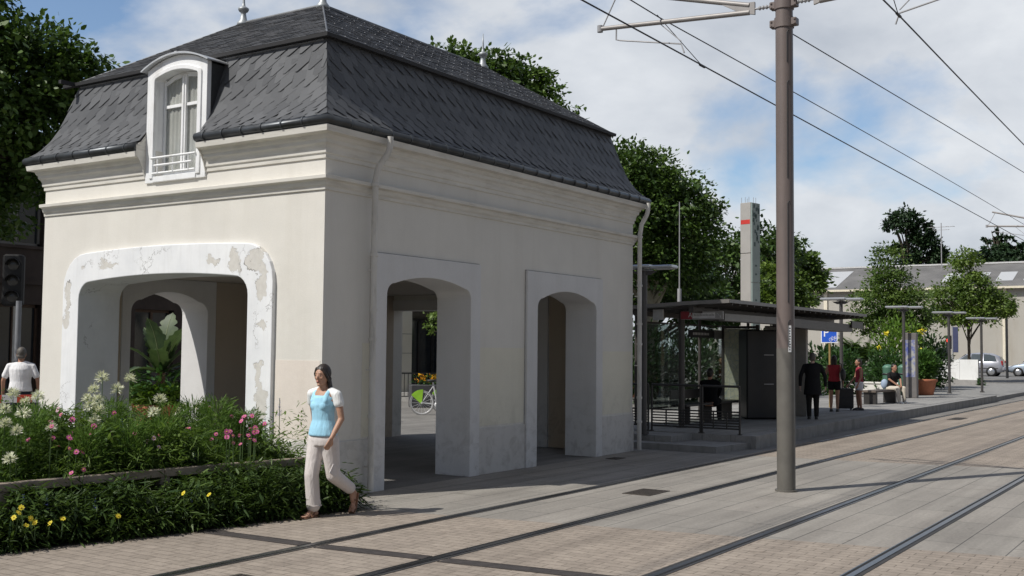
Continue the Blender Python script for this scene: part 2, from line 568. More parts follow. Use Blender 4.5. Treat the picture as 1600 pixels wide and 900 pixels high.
# ------------------------------------------------------------------ pavilion
L, W = 8.404, 5.874
def wall_mat(name, col, pink=False):
    m, nt, b, out = new_mat(name)
    v = objvec(nt)
    f = noise_node(nt, v, 1.1, 6, .6)
    c = ramp(nt, f, .3, .72, [x*.94 for x in col], [x*1.04 for x in col])
    st = noise_node(nt, objvec(nt, (1.1, 1.1, .1)), 2.4, 7, .65)
    sm_ = ramp(nt, st, .5, .8, (0, 0, 0), (.28, .28, .28))
    c = mixc(nt, sm_, c, (col[0]*.72, col[1]*.70, col[2]*.66))
    # splash dirt near the ground and fine specks
    sp = N(nt, 'ShaderNodeSeparateXYZ'); nt.links.new(v, sp.inputs[0])
    fine = noise_node(nt, v, 60, 4, .7)
    fc = ramp(nt, fine, .3, .7, (.955, .955, .955), (1.03, 1.03, 1.03))
    c = mixc(nt, 1.0, c, fc, 'MULTIPLY')
    blot = noise_node(nt, v, 4.5, 7, .65, .6)
    dm = mth(nt, 'MULTIPLY', ramp_f(nt, blot, .45, .68), ramp_f(nt, sp.outputs[2], 1.5, .15))
    c = mixc(nt, mth(nt, 'MULTIPLY', dm, .6), c, (col[0]*.62, col[1]*.61, col[2]*.59))
    nt.links.new(c, b.inputs['Base Color'])
    b.inputs['Roughness'].default_value = .85
    b.inputs['Specular IOR Level'].default_value = .2
    bump(nt, b, mth(nt, 'ADD', fine, mth(nt, 'MULTIPLY', noise_node(nt, v, 9, 3, .5), 1.5)), .22, .006)
    return m
def ramp_f(nt, fac, a, b):
    mr = N(nt, 'ShaderNodeMapRange', interpolation_type='SMOOTHSTEP')
    nt.links.new(fac, mr.inputs['Value'])
    mr.inputs['From Min'].default_value = a; mr.inputs['From Max'].default_value = b
    if a > b:
        mr.inputs['From Min'].default_value = b; mr.inputs['From Max'].default_value = a
        mr.inputs['To Min'].default_value = 1; mr.inputs['To Max'].default_value = 0
    return mr.outputs[0]

M_wall = wall_mat('cream_render', (.70, .678, .628))
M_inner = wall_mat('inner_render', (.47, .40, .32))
M_surr = wall_mat('white_surround', (.665, .66, .655))
M_plin = wall_mat('grey_plinth', (.60, .585, .56))
M_mould = mat('moulding_paint', (.66, .64, .59), .85, var=.06, scale=2, bmp=.12, bscale=50, grime=(.49, .465, .415), gscale=(.6, .6, 5))
M_pink = wall_mat('pinkish_repaint', (.73, .665, .60))
M_yell = wall_mat('yellowish_repaint', (.72, .69, .585))
M_joint = mat('dark_edge_strip', (.30, .285, .265), .9, var=.4, scale=6)
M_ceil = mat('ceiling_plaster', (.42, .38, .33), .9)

def peel_mat():
    """white paint with flakes gone: patches placed on the arch face, edges broken up by noise"""
    m, nt, b, out = new_mat('peeling_white_paint')
    v = objvec(nt)
    nz = N(nt, 'ShaderNodeTexNoise'); nz.inputs['Scale'].default_value = 3.2; nz.inputs['Detail'].default_value = 8; nz.inputs['Roughness'].default_value = .68
    nt.links.new(v, nz.inputs['Vector'])
    off = N(nt, 'ShaderNodeVectorMath', operation='MULTIPLY_ADD')
    nt.links.new(nz.outputs['Color'], off.inputs[0]); off.inputs[1].default_value = (.62, .62, .62); off.inputs[2].default_value = (-.31, -.31, -.31)
    ad = N(nt, 'ShaderNodeVectorMath', operation='ADD'); nt.links.new(v, ad.inputs[0]); nt.links.new(off.outputs[0], ad.inputs[1])
    sp = N(nt, 'ShaderNodeSeparateXYZ'); nt.links.new(ad.outputs[0], sp.inputs[0])
    pts = [(5.14, 2.62, .08, .22), (5.16, 2.28, .09, .12), (1.55, 3.02, .10, .20), (1.17, 2.98, .16, .16), (1.02, 2.72, .10, .20), (1.95, 3.05, .10, .06),
           (1.02, 1.25, .07, .42), (.96, 1.1, .05, .3), (4.25, 3.05, .2, .035), (4.75, 3.0, .06, .05), (.98, 2.15, .07, .05), (1.13, .85, .05, .2)]
    best = None
    for (cy, cz, a, c) in pts:
        dy = mth(nt, 'DIVIDE', mth(nt, 'SUBTRACT', sp.outputs[1], cy), a)
        dz = mth(nt, 'DIVIDE', mth(nt, 'SUBTRACT', sp.outputs[2], cz), c)
        dd = mth(nt, 'ADD', mth(nt, 'MULTIPLY', dy, dy), mth(nt, 'MULTIPLY', dz, dz))
        best = dd if best is None else mth(nt, 'MINIMUM', best, dd)
    mask = ramp_f(nt, best, 1.06, .94)
    edge = mth(nt, 'MULTIPLY', ramp_f(nt, best, .72, .94), ramp_f(nt, best, 1.12, 1.0))
    gaps = ramp_f(nt, noise_node(nt, v, 3.0, 3, .5), .5, .62)
    f = noise_node(nt, v, 2.0, 6, .6)
    paint = ramp(nt, f, .3, .7, (.72, .735, .755), (.84, .85, .86))
    bare = ramp(nt, noise_node(nt, v, 14, 5, .6), .3, .7, (.56, .54, .50), (.66, .64, .60))
    c = mixc(nt, mask, paint, bare)
    c = mixc(nt, mth(nt, 'MULTIPLY', mth(nt, 'MULTIPLY', edge, gaps), .85), c, (.11, .10, .09))
    vc = N(nt, 'ShaderNodeTexVoronoi', feature='DISTANCE_TO_EDGE'); vc.inputs['Scale'].default_value = 1.7
    nt.links.new(ad.outputs[0], vc.inputs['Vector'])
    crk = mth(nt, 'MULTIPLY', ramp_f(nt, vc.outputs['Distance'], .012, .004), ramp_f(nt, noise_node(nt, v, 1.4, 2, .5), .52, .6))
    c = mixc(nt, mth(nt, 'MULTIPLY', crk, .7), c, (.16, .15, .14))
    stn = noise_node(nt, objvec(nt, (1, 5, .5)), 3, 6, .6)
    c = mixc(nt, ramp(nt, stn, .5, .8, (0, 0, 0), (.35, .35, .35)), c, (.60, .60, .60))
    nt.links.new(c, b.inputs['Base Color'])
    b.inputs['Roughness'].default_value = .7
    h = mth(nt, 'ADD', mth(nt, 'MULTIPLY', mask, -1.0), mth(nt, 'MULTIPLY', f, .6))
    bump(nt, b, h, .6, .012)
    return m
M_peel = peel_mat()

pav = empty('station_pavilion', (0, 0, 0), 0, 'small cream pavilion with slate mansard roof, arched openings and a white dormer', 'pavilion')

def arch(x0, x1, zs, za, r, zb=0.0, n=18):
    """outline from (x0,zb) up, over the flat arch, down to (x1,zb)"""
    pts = [(x0, zb)]
    xm, hw = (x0+x1)/2, (x1-x0)/2
    def ztop(x): return zs + (za-zs)*(1-((x-xm)/hw)**2)
    for k in range(7):
        t = k/6*PI/2
        xx = x0 + r*(1-math.cos(t)); zt = ztop(x0+r)
        pts.append((xx, zt - r + r*math.sin(t)))
    for k in range(1, n):
        x = x0 + r + (x1-x0-2*r)*k/n
        pts.append((x, ztop(x)))
    for k in range(7):
        t = k/6*PI/2
        xx = x1 - r*(1-math.sin(t)); zt = ztop(x1-r)
        pts.append((xx, zt - r + r*math.cos(t)))
    pts.append((x1, zb))
    return pts
def outer_arch_band(inner, outer):
    return outer + inner[::-1]
def side_open(poly, x0, x1, z0, z1, holes, ztop):
    """wall outline with door-like notches from the ground"""
    pts = [(x0, z0)]
    for h in holes: pts += h
    pts += [(x1, z0), (x1, z1), (x0, z1)]
    return pts
ZT = 4.66
XY = lambda y: (lambda a, b, t: (a, y+t, b))
YX = lambda x: (lambda a, b, t: (x+t, a, b))
wm = MB()
# side wall on the tracks (thickness .58)
o1, o2 = (.9, 3.36, 3.15), (4.66, 7.16, 3.15)
def rect_hole(x0, x1, z): return [(x0, 0), (x0, z), (x1, z), (x1, 0)]
wm.prism(side_open(None, .66, L, 0, ZT, [rect_hole(o1[0], o1[1], o1[2]), rect_hole(o2[0], o2[1], o2[2])], ZT), XY(0), .58)
# end wall (thickness .66)
eo_out = arch(.83, 5.27, 3.22, 3.30, .52)
eo_in = arch(1.29, 4.885, 2.80, 2.895, .26)
wm.prism([(0, 0)] + eo_out + [(W, 0), (W, ZT), (3.275, ZT), (3.275, 4.21), (2.395, 4.21), (2.395, ZT), (0, ZT)], YX(0), .66)
# back wall: thick near part with one opening, thin far part
bo = (1.0, 2.92, 3.0)
wm.prism(side_open(None, .66, 4.2, 0, ZT, [rect_hole(*bo)], ZT), XY(W-.60), .60)
wm.prism([(4.2, 0), (L, 0), (L, ZT), (4.2, ZT)], XY(W-.30), .30)
# far end wall with one wide opening
wm.prism([(.58, 0), (1.67, 0), (1.67, 2.9), (W-.30, 2.9), (W-.30, ZT), (.58, ZT)], YX(L-.3), .3)
wm.build('wall', M_wall, pav, fixn=True)
# inner lining of render in a browner paint
ln = MB()
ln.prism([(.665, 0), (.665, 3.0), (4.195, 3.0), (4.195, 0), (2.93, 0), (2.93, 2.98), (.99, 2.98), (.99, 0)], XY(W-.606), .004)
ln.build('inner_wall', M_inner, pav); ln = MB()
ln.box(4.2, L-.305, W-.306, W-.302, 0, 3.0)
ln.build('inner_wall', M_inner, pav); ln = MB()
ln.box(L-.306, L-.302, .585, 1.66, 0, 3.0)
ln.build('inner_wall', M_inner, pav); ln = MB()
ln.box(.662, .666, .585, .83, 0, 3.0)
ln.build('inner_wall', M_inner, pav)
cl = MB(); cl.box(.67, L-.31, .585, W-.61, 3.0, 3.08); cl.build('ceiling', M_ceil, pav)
# surrounds of the side openings run through the wall
for (xa, xb, zt, ix0, ix1, zs, za) in ((o1[0], o1[1], o1[2], 1.185, 3.115, 2.715, 2.875), (o2[0], o2[1], o2[2], 4.975, 6.93, 2.66, 2.865)):
    inn = arch(ix0, ix1, zs, za, .16)
    s = MB(); s.prism([(xa, 0), (xa, zt), (xb, zt), (xb, 0)] + inn[::-1], XY(-.045), .58+.045+.012)
    s.build('opening_surround', M_surr, pav, bevel=.008, fixn=True)
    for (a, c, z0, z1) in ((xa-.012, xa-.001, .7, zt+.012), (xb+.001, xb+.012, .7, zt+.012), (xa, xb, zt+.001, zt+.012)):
        s = MB(); s.box(a, c, -.006, .01, z0, z1); s.build('dark_edge_strip', M_joint, pav)  # thin dark strips along the outer edges of the surround
inn = arch(1.17, 2.735, 2.52, 2.78, .2)
s = MB(); s.prism([(bo[0], 0), (bo[0], bo[2]), (bo[1], bo[2]), (bo[1], 0)] + inn[::-1], XY(W-.62), .66)
s.build('opening_surround', M_surr, pav, bevel=.008, fixn=True)
s = MB(); s.prism(eo_out + eo_in[::-1], YX(-.06), .66+.06+.012)
s.build('opening_surround', M_peel, pav, bevel=.012, fixn=True)['label'] = 'wide white arch surround with peeling paint'
s = MB(); s.prism([(1.67, 0), (1.67, 2.9), (W-.31, 2.9), (W-.31, 2.68), (1.95, 2.68), (1.95, 0)], YX(L-.34), .37)
s.build('opening_surround', M_surr, pav, fixn=True)
# plinth
for (a, b, zt) in ((.003, .897, .70), (3.363, 4.657, .70), (7.163, L+.02, .70)):
    p_ = MB(); p_.box(a, b, -.022, .02, 0, zt, bev=.006); p_.build('plinth', M_plin, pav)
for (a, b) in ((0, .826), (5.275, W)):
    p_ = MB(); p_.box(-.022, .019, a, b, 0, .70, bev=.006); p_.build('plinth', M_plin, pav)
for (x0, x1, z0, z1, m) in ((3.39, 4.63, .73, 1.905, M_yell), (7.19, 8.33, .73, 1.86, M_yell)):
    p_ = MB(); p_.box(x0, x1, -.004, .01, z0, z1); p_.build('repaint_patch', m, pav)
p_ = MB(); p_.box(-.004, .01, .03, .81, .73, 1.72); p_.build('repaint_patch', M_pink, pav)
p_ = MB(); p_.box(.75, .89, -.004, .01, .73, 1.95); p_.build('repaint_patch', M_yell, pav)

def mitre_path(pts):
    out = []
    n = len(pts)
    for i, p in enumerate(pts):
        p = Vector((p[0], p[1]))
        ns = []
        if i > 0:
            d = (p - Vector(pts[i-1])).normalized(); ns.append(Vector((d.y, -d.x)))
        if i < n-1:
            d = (Vector(pts[i+1]) - p).normalized(); ns.append(Vector((d.y, -d.x)))
        if len(ns) == 2:
            m_ = (ns[0]+ns[1]); m_ = m_ / (1+ns[0].dot(ns[1]))
        else: m_ = ns[0]
        out.append((p, m_))
    return out
def sweep(mb, path, prof, caps=True):
    """path walked with the building on the left hand; prof: (outward, z)"""
    mp = mitre_path(path); k = len(prof)
    vs, fs = [], []
    for p, m_ in mp:
        for (o, z) in prof:
            vs.append((p.x+m_.x*o, p.y+m_.y*o, z))
    for i in range(len(mp)-1):
        for j in range(k):
            l = (j+1) % k
            fs.append([i*k+j, (i+1)*k+j, (i+1)*k+l, i*k+l])
    if caps:
        fs.append(list(range(k))[::-1]); fs.append(list(range((len(mp)-1)*k, len(mp)*k)))
    mb.add(vs, fs)
DY0, DY1 = 2.20, 3.47     # dormer slot in the cornice
around = [(0, DY0), (0, 0), (L, 0), (L, W), (0, W), (0, DY1)]
sc_ = MB(); sweep(sc_, [(0, W), (0, 0), (L, 0), (L, W), (0, W)][0:1] + [(0, 0), (L, 0), (L, W), (0, W)], [(-.02, 3.87), (.02, 3.87), (.025, 3.91), (.045, 3.935), (.06, 3.985), (.108, 4.0), (.112, 4.045), (-.02, 4.075)])
sc_.build('string_course', M_mould, pav, bevel=.004, fixn=True)
cn = MB(); sweep(cn, around, [(-.02, 4.27), (.02, 4.27), (.022, 4.325), (.04, 4.335), (.045, 4.395), (.06, 4.43), (.085, 4.455), (.09, 4.50), (.11, 4.515), (.125, 4.555), (.205, 4.570), (.218, 4.648), (-.02, 4.69)])
cn.build('cornice', M_mould, pav, bevel=.004, fixn=True)

# ---- gutters and downpipes
M_zinc = mat('zinc_gutter', (.085, .092, .10), .42, .7, var=.25, scale=5, grime=(.05, .05, .05))
g = MB()
gp = [(math.cos(a)*.060+.198, math.sin(a)*.062+4.715) for a in [2*PI*k/12 for k in range(12)]]
g.smooth = True; sweep(g, around, gp); g.smooth = False
mp = mitre_path(around)
for i in range(len(around)-1):
    a, b = Vector(around[i]), Vector(around[i+1]); d = (b-a); ln_ = d.length; d.normalize(); nrm = Vector((d.y, -d.x))
    k = int(ln_/.42)
    for j in range(k+1):
        q = a + d*(ln_*(j+.5)/(k+1)) + nrm*.198
        g.tube([(q.x-d.x*.012, q.y-d.y*.012, 4.715), (q.x+d.x*.012, q.y+d.y*.012, 4.715)], .07, 12)
g.build('gutter', M_zinc, pav, fixn=True)
M_pipe = mat('downpipe_paint', (.60, .585, .55), .55, var=.1, scale=2, grime=(.30, .29, .27), gscale=(3, 3, .6))
def downpipe(x, y, swan, rad=.042):
    b = MB()
    b.tube([(x+swan, y-.16, 4.66), (x+swan, y-.155, 4.52), (x+swan*.85, y-.13, 4.43), (x+swan*.2, y-.035, 4.26), (x, y-.02, 4.15), (x, y, 4.05), (x, y, .03)], rad, 14)
    for z in (4.02, 3.1, 2.38, 2.0, 1.0, .55):
        b.tube([(x, y, z-.02), (x, y, z+.02)], rad+.012, 14)
    for z in (2.9, 1.6, .35):
        b.bar((x, y, z), (x, y+.1, z), .03, .02)
    b.build('downpipe', M_pipe, pav)
downpipe(.80, -.135, .10)
downpipe(L+.02, -.135, .03)

# ---- mansard
PROF = [(-.21, 4.745), (-.12, 4.80), (-.045, 4.90), (.045, 5.05), (.125, 5.22), (.18, 5.40), (.235, 5.60), (.29, 5.80), (.344, 5.967)]
M_sub = mat('roof_underlay', (.02, .021, .023), .8)
M_slate = island_mat('mansard_slate', (.080, .083, .089), (.120, .124, .131), .5, .18)
rb = MB()
vs, fs = [], []
for (o, z) in PROF:
    o2_ = o+.012
    vs += [(o2_, o2_, z-.012), (L-o2_, o2_, z-.012), (L-o2_, W-o2_, z-.012), (o2_, W-o2_, z-.012)]
for i in range(len(PROF)-1):
    for k in range(3):
        l = (k+1) % 4
        fs.append([i*4+k, i*4+l, i*4+4+l, i*4+4+k])
rb.add(vs, fs)
rb.add([(-.19, -.19, 4.736), (L+.19, -.19, 4.736), (L+.19, W+.19, 4.736), (-.19, W+.19, 4.736), (-.19, 3.46, 4.736), (.5, 3.46, 4.736), (.5, 2.21, 4.736), (-.19, 2.21, 4.736)], [[7, 6, 5, 4, 3, 2, 1, 0]])
vs, fs = [], []
for (o, z) in PROF:       # end side, left open at the dormer
    o2_ = o+.012
    vs += [(o2_, o2_, z-.012), (o2_, 2.21, z-.012), (o2_, 3.46, z-.012), (o2_, W-o2_, z-.012)]
for i in range(len(PROF)-1):
    for a, b in ((0, 1), (2, 3)): fs.append([i*4+b, i*4+a, i*4+4+a, i*4+4+b])
rb.add(vs, fs)
rb.build('mansard_roof', M_sub, pav)
arc = [0]
for i in range(1, len(PROF)): arc.append(arc[-1] + math.hypot(PROF[i][0]-PROF[i-1][0], PROF[i][1]-PROF[i-1][1]))
def prof_at(s):
    s = min(max(s, 0), arc[-1]-1e-6)
    for i in range(len(arc)-1):
        if s <= arc[i+1]:
            t = (s-arc[i])/(arc[i+1]-arc[i])
            o = PROF[i][0]+(PROF[i+1][0]-PROF[i][0])*t; z = PROF[i][1]+(PROF[i+1][1]-PROF[i][1])*t
            dx, dz = PROF[i+1][0]-PROF[i][0], PROF[i+1][1]-PROF[i][1]
            q = math.hypot(dx, dz)
            return o, z, -dz/q, dx/q          # normal (outward is -o)
    return PROF[-1][0], PROF[-1][1], -1, 0
slates = []
EX, SW = .132, .230
sides = [((0, W), (0, -1), (1, 0), W, True), ((0, 0), (1, 0), (0, 1), L, False), ((L, 0), (0, 1), (-1, 0), W, False), ((L, W), (-1, 0), (0, -1), L, False)]
rr = random.Random(5)
for (c0, e, ni, ln_, flip) in sides:
    rows = int(arc[-1]/EX)+2
    for r in range(rows):
        s0 = r*EX - .03
        nsl = int(ln_/SW)+3
        for k in range(-1, nsl):
            u0 = -.3 + k*SW + (SW/2 if r % 2 else 0)
            w_ = SW*.985
            lift = rr.uniform(.011, .020) + (.010 if r < 3 else 0); skew = rr.uniform(-.006, .006)
            if flip: prof2 = [(0, .95), (.02, .10), (.06, 0.0), (.24, 0.0), (1, 1.0)]
            else: prof2 = [(0, 1.0), (.76, .0), (.94, 0.0), (.98, .10), (1, .95)]
            outline = [(u0+a*w_, s0+b*EX + skew) for a, b in prof2] + [(u0+w_, s0+EX*2.05), (u0, s0+EX*2.05)]
            P3 = []
            ok = False
            for (u, s_) in outline:
                s_c = min(max(s_, 0), arc[-1]+.02)
                o, z, nx, nz = prof_at(s_c)
                t = (s_-s0)/(EX*2.05)
                h = lift*(1-t) + .004*t + (.004 if r % 2 else 0)
                lo, hi = o-.012, ln_-o+.012
                if lo < u < hi: ok = True
                u = min(max(u, lo), hi)
                if flip:
                    m0, m1 = W-3.462, W-2.208
                    uc = u0 + SW/2
                    if uc < (m0+m1)/2: u = min(u, m0)
                    else: u = max(u, m1)
                oo = o + nx*h; z2 = z + nz*h
                P3.append((c0[0]+e[0]*u+ni[0]*oo, c0[1]+e[1]*u+ni[1]*oo, z2))
            if flip and W-3.462 < u0 and u0+w_ < W-2.208: ok = False
            if ok: slates.append(P3)
quads_mesh('mansard_slates', np.array(slates), M_slate, pav, nv=7)
# ---- upper roof
def upper_mat():
    m, nt, b, out = new_mat('upper_slate')
    g_ = N(nt, 'ShaderNodeNewGeometry')
    c = ramp(nt, g_.outputs['Random Per Island'], 0, 1, (.036, .0365, .037), (.072, .071, .071))
    f = noise_node(nt, objvec(nt), 2.0, 5, .6)
    c = mixc(nt, 1.0, c, ramp(nt, f, .35, .7, (.75, .75, .75), (1.25, 1.22, 1.2)), 'MULTIPLY')
    nt.links.new(c, b.inputs['Base Color']); b.inputs['Roughness'].default_value = .55; b.inputs['Specular IOR Level'].default_value = .3
    return m
M_up = upper_mat()
M_hook = mat('slate_hook', (.45, .46, .48), .3, .6)
IB, ZB, AX, ZTOP = .32, 5.985, 1.745, 7.12
lo4 = [(IB-.06, IB-.06, ZB-.02), (L-IB+.06, IB-.06, ZB-.02), (L-IB+.06, W-IB+.06, ZB-.02), (IB-.06, W-IB+.06, ZB-.02)]
hi4 = [(IB+AX, IB+AX, ZTOP), (L-IB-AX, IB+AX, ZTOP), (L-IB-AX, W-IB-AX, ZTOP), (IB+AX, W-IB-AX, ZTOP)]
ur = MB()
ur.add(lo4+hi4, [[0, 1, 5, 4], [1, 2, 6, 5], [2, 3, 7, 6], [3, 0, 4, 7], [4, 5, 6, 7], [3, 2, 1, 0]])
ur.build('upper_roof', M_sub, pav)
us, hk = [], MB()
for k in range(4):
    A, B = Vector(lo4[k]), Vector(lo4[(k+1) % 4]); D_, C_ = Vector(hi4[k]), Vector(hi4[(k+1) % 4])
    ev = (B-A).normalized(); ln_ = (B-A).length
    sv = (D_-A) - ev*((D_-A).dot(ev)); sl_ = sv.length; sv.normalize(); nv_ = ev.cross(sv).normalized()
    inset = (D_-A).dot(ev)
    EXU, SWU = .085, .20
    rows = int(sl_/EXU)
    for r in range(rows+1):
        s0 = r*EXU
        for j in range(-1, int(ln_/SWU)+2):
            u0 = j*SWU + (SWU/2 if r % 2 else 0); u1 = u0+SWU*.985
            lo_ = inset*s0/sl_; hi_ = ln_-lo_
            if u1 < lo_ or u0 > hi_: continue
            a_, b_ = max(u0, lo_), min(u1, hi_)
            s1 = min(s0+EXU*1.5, sl_)
            lo2 = inset*s1/sl_; a2, b2 = max(a_, lo2), min(b_, ln_-lo2)
            if b2 <= a2: a2 = b2 = min(max((a_+b_)/2, lo2), ln_-lo2)
            h0 = rr.uniform(.010, .017)
            base = A
            us.append([tuple(base+ev*a_+sv*s0+nv_*h0), tuple(base+ev*b_+sv*s0+nv_*h0), tuple(base+ev*b2+sv*s1+nv_*.004), tuple(base+ev*a2+sv*s1+nv_*.004)])
            if k in (1, 0) and j % 2 == 0 and a_ == u0 and r % 2 == 0 and (k == 0):
                q = base + ev*(u0+SWU*.5) + sv*(s0+.004) + nv_*(h0+.004)
                hk.bar(q - sv*.012, q + sv*.008, .007, .005, up=nv_)
uo = quads_mesh('upper_slates', np.array(us), M_up, pav, nv=4)
ho = hk.build('slate_hooks', M_hook, uo); ho['kind'] = 'stuff'
# lead caps on the arrises, dark drip edge under the upper roof
M_lead = mat('lead_flashing', (.30, .31, .325), .5, .5, var=.2, scale=6)
M_drip = mat('drip_edge', (.02, .02, .022), .7)
rc = MB()
for k in range(4):
    rc.tube([hi4[k], hi4[(k+1) % 4]], .03, 8)
for k in range(4):
    rc.tube([lo4[k], hi4[k]], .016, 6)
rc.build('ridge_cap', mat('ridge_zinc', (.16, .165, .17), .5, .5, var=.2), pav)
de = MB(); sweep(de, [(0, W), (0, 0), (L, 0), (L, W), (0, W)], [(-.30, 5.93), (-.24, 5.935), (-.235, 5.985), (-.30, 5.99)])
de.build('drip_edge', M_drip, pav)
fl = MB()
fl.bar((.325, W-.36, 5.905), (.325, .36, 5.905), .012, .07, up=(-1, 0, .35))
fl.build('roof_flashing', M_lead, pav)
M_fin = mat('finial_zinc', (.36, .385, .40), .5, .4, var=.15, scale=8)
for k in range(4):
    f_ = MB()
    x, y, z = hi4[k]
    f_.lathe([(.11, -.05), (.10, .0), (.06, .05), (.045, .13), (.04, .17), (.07, .19), (.085, .215), (.09, .24), (.06, .26), (.03, .28), (.022, .33), (.016, .44), (.006, .62)], (x, y, z), 14)
    f_.build('finial', M_fin, pav)
# ---- dormer
M_white = mat('white_paint', (.80, .81, .82), .55, var=.05, scale=3, bmp=.08, bscale=30, grime=(.55, .54, .52))
M_cheek = mat('dormer_cheek_slate', (.035, .037, .04), .6, var=.3, scale=10)
M_curtain = mat('net_curtain', (.66, .65, .61), .9, var=.2, scale=2.2)
M_pane = glass_mat('window_glass', (.86, .87, .87), .03)
dc0, dc1 = 2.205, 3.465
outer = arch(dc0, dc1, 5.82, 5.975, .02, 4.20)
inner = arch(dc0+.18, dc1-.18, 5.685, 5.77, .05, 4.285)
dm = MB()
dm.prism([(dc0, 4.20)] + outer[1:-1] + [(dc1, 4.20), (inner[-1][0], 4.20), (inner[-1][0], 4.285)] + inner[::-1][1:-1] + [(inner[0][0], 4.285), (inner[0][0], 4.20)], YX(-.03), .075)
lin = arch(dc0+.145, dc1-.145, 5.695, 5.805, .05, 4.21)
dm.prism(lin + inner[::-1], YX(.03), .17)
dm.box(-.045, .19, inner[0][0]+.001, inner[-1][0]-.001, 4.205, 4.285)
dorm = dm.build('dormer', M_white, pav, bevel=.006, fixn=True)
bo_ = arch(dc0+.10, dc1-.10, 5.71, 5.83, .05, 4.26); bi_ = arch(dc0+.175, dc1-.175, 5.68, 5.77, .05, 4.26)
bn_ = MB(); bn_.prism(bo_ + bi_[::-1], YX(-.05), .03); bn_.build('moulded_band', M_white, dorm, bevel=.006, fixn=True)
# flat relief band round the opening
bnd_o = arch(dc0+.01, dc1-.01, 5.66, 5.90, .04, 4.25); bnd_i = arch(dc0+.12, dc1-.12, 5.58, 5.80, .05, 4.25)
# cheeks and body behind the face
ck = MB()
for (a, c) in ((dc0+.004, dc0+.03), (dc1-.03, dc1-.004)):
    ck = MB(); ck.prism([(a, 4.25), (a, 5.80), (c, 5.805), (c, 4.25)], YX(.047), 1.0)
    ck.build('dormer_cheek', M_cheek, dorm, fixn=True)
# curved zinc roof
rf_o = arch(dc0-.075, dc1+.075, 5.825, 6.005, .006, 5.81); rf_i = arch(dc0-.06, dc1+.06, 5.81, 5.98, .006, 5.807)
dr = MB(); dr.prism(rf_o + rf_i[::-1], YX(-.10), 1.25)
dr.box(-.07, 1.0, 2.81, 2.86, 6.0, 6.025)
dr.build('dormer_roof', mat('dormer_zinc', (.58, .59, .60), .45, .55, var=.2, scale=4), dorm, fixn=True)
# window: two casements with one high transom bar each
wf = MB()
x0, x1 = .115, .16
ya, yb, zb_, zt_ = inner[0][0]+.005, inner[-1][0]-.005, 4.285, 5.76
ym = (ya+yb)/2
wf.box(x0, x1, ya, ya+.04, zb_, 5.70); wf.box(x0, x1, yb-.04, yb, zb_, 5.70)
wf.box(x0-.015, x1, ym-.045, ym+.045, zb_+.07, 5.735)
wf.box(x0-.03, x0-.01, ym-.014, ym+.014, zb_+.05, 5.72)
wf.box(x0-.002, x1, ya+.04, yb-.04, zb_, zb_+.09)
for (a, b) in ((ya+.04, ym-.045), (ym+.045, yb-.04)):
    wf.box(x0+.002, x1-.002, a, b, 5.28, 5.325)
wf.prism([(ya, 5.60), (ya, 5.655), ((ya+ym)/2, 5.745), (ym, 5.775), ((yb+ym)/2, 5.745), (yb, 5.655), (yb, 5.60), ((yb+ym)/2, 5.68), (ym, 5.71), ((ya+ym)/2, 5.68)], YX(x0+.003), .04)
wf.build('window_frame', M_white, dorm, bevel=.004, fixn=True)
gp_ = MB(); gp_.box(x0+.02, x0+.026, ya+.04, yb-.04, zb_+.06, 5.70); gp_.build('window_pane', M_pane, dorm)
cu = MB()
cu.smooth = True
n_ = 60
vs = []
for i in range(n_+1):
    y = ya + (yb-ya)*i/n_
    x = x0+.040 + .008*math.sin(i*1.1)
    vs += [(x, y, zb_), (x, y, 5.75)]
cu.add(vs, [[2*i, 2*i+2, 2*i+3, 2*i+1] for i in range(n_)])
cu.build('curtain', M_curtain, dorm)
rl = MB()
for z, e in ((4.545, .02), (4.435, -.05)):
    rl.tube([(-.065, ya-e, z), (-.065, yb+e, z)], .017, 8)
rl.tube([(-.05, ya, 4.325), (-.05, yb, 4.325)], .018, 8)
for y in (ya+.12, ym, yb-.12): rl.tube([(-.065, y, 4.32), (-.065, y, 4.55)], .010, 6)
for y in (ya-.01, yb+.01): rl.tube([(-.065, y, 4.545), (.02, y, 4.545)], .014, 6)
rl.build('balcony_rail', M_white, dorm)
# splayed cornice returns beside the dormer
for (y, sgn) in ((DY1, 1), (DY0, -1)):
    rt = MB(); rt.prism([(0.05, 4.27), (.05, 5.06), (-.045, 4.89), (-.12, 4.79), (-.196, 4.74), (-.196, 4.60), (-.13, 4.52), (-.07, 4.40), (-.03, 4.27)], (lambda a, b, t, y=y, sgn=sgn: (a, y+sgn*(t-.006), b)), .014)
    rt.build('cornice_return', M_mould, pav, fixn=True)

# ------------------------------------------------------------------ flower bed fence
M_wood = mat('weathered_wood', (.27, .222, .18), .8, var=.25, scale=9, bmp=.3, bscale=30, grime=(.15, .12, .10), gscale=(.5, 6, 6))
fence = empty('wooden_fence', (-4.0, .30, 0), 0, 'low weathered wooden fence rail along the front of the flower bed', 'fence')
def floc(x, y, z): return (x+4.0, y-.30, z)
f_ = MB(); f_.bar(floc(-5.3, .41, .53), floc(-2.3, .13, .53), .11, .085); f_.build('rail', M_wood, fence, bevel=.008)
f_ = MB(); f_.bar(floc(-2.29, .13, .53), floc(-.42, -.19, .53), .11, .085); f_.build('rail', M_wood, fence, bevel=.008)
for (x, y) in ((-4.02, .30), (-2.28, .14), (-.6, -.15)):
    f_ = MB(); M4 = Matrix.Translation(floc(x, y, 0)) @ Matrix.Rotation(-.1, 4, 'Z')
    f_.box(-.055, .055, -.06, .06, 0, .485, M=M4); f_.build('post', M_wood, fence, bevel=.008)

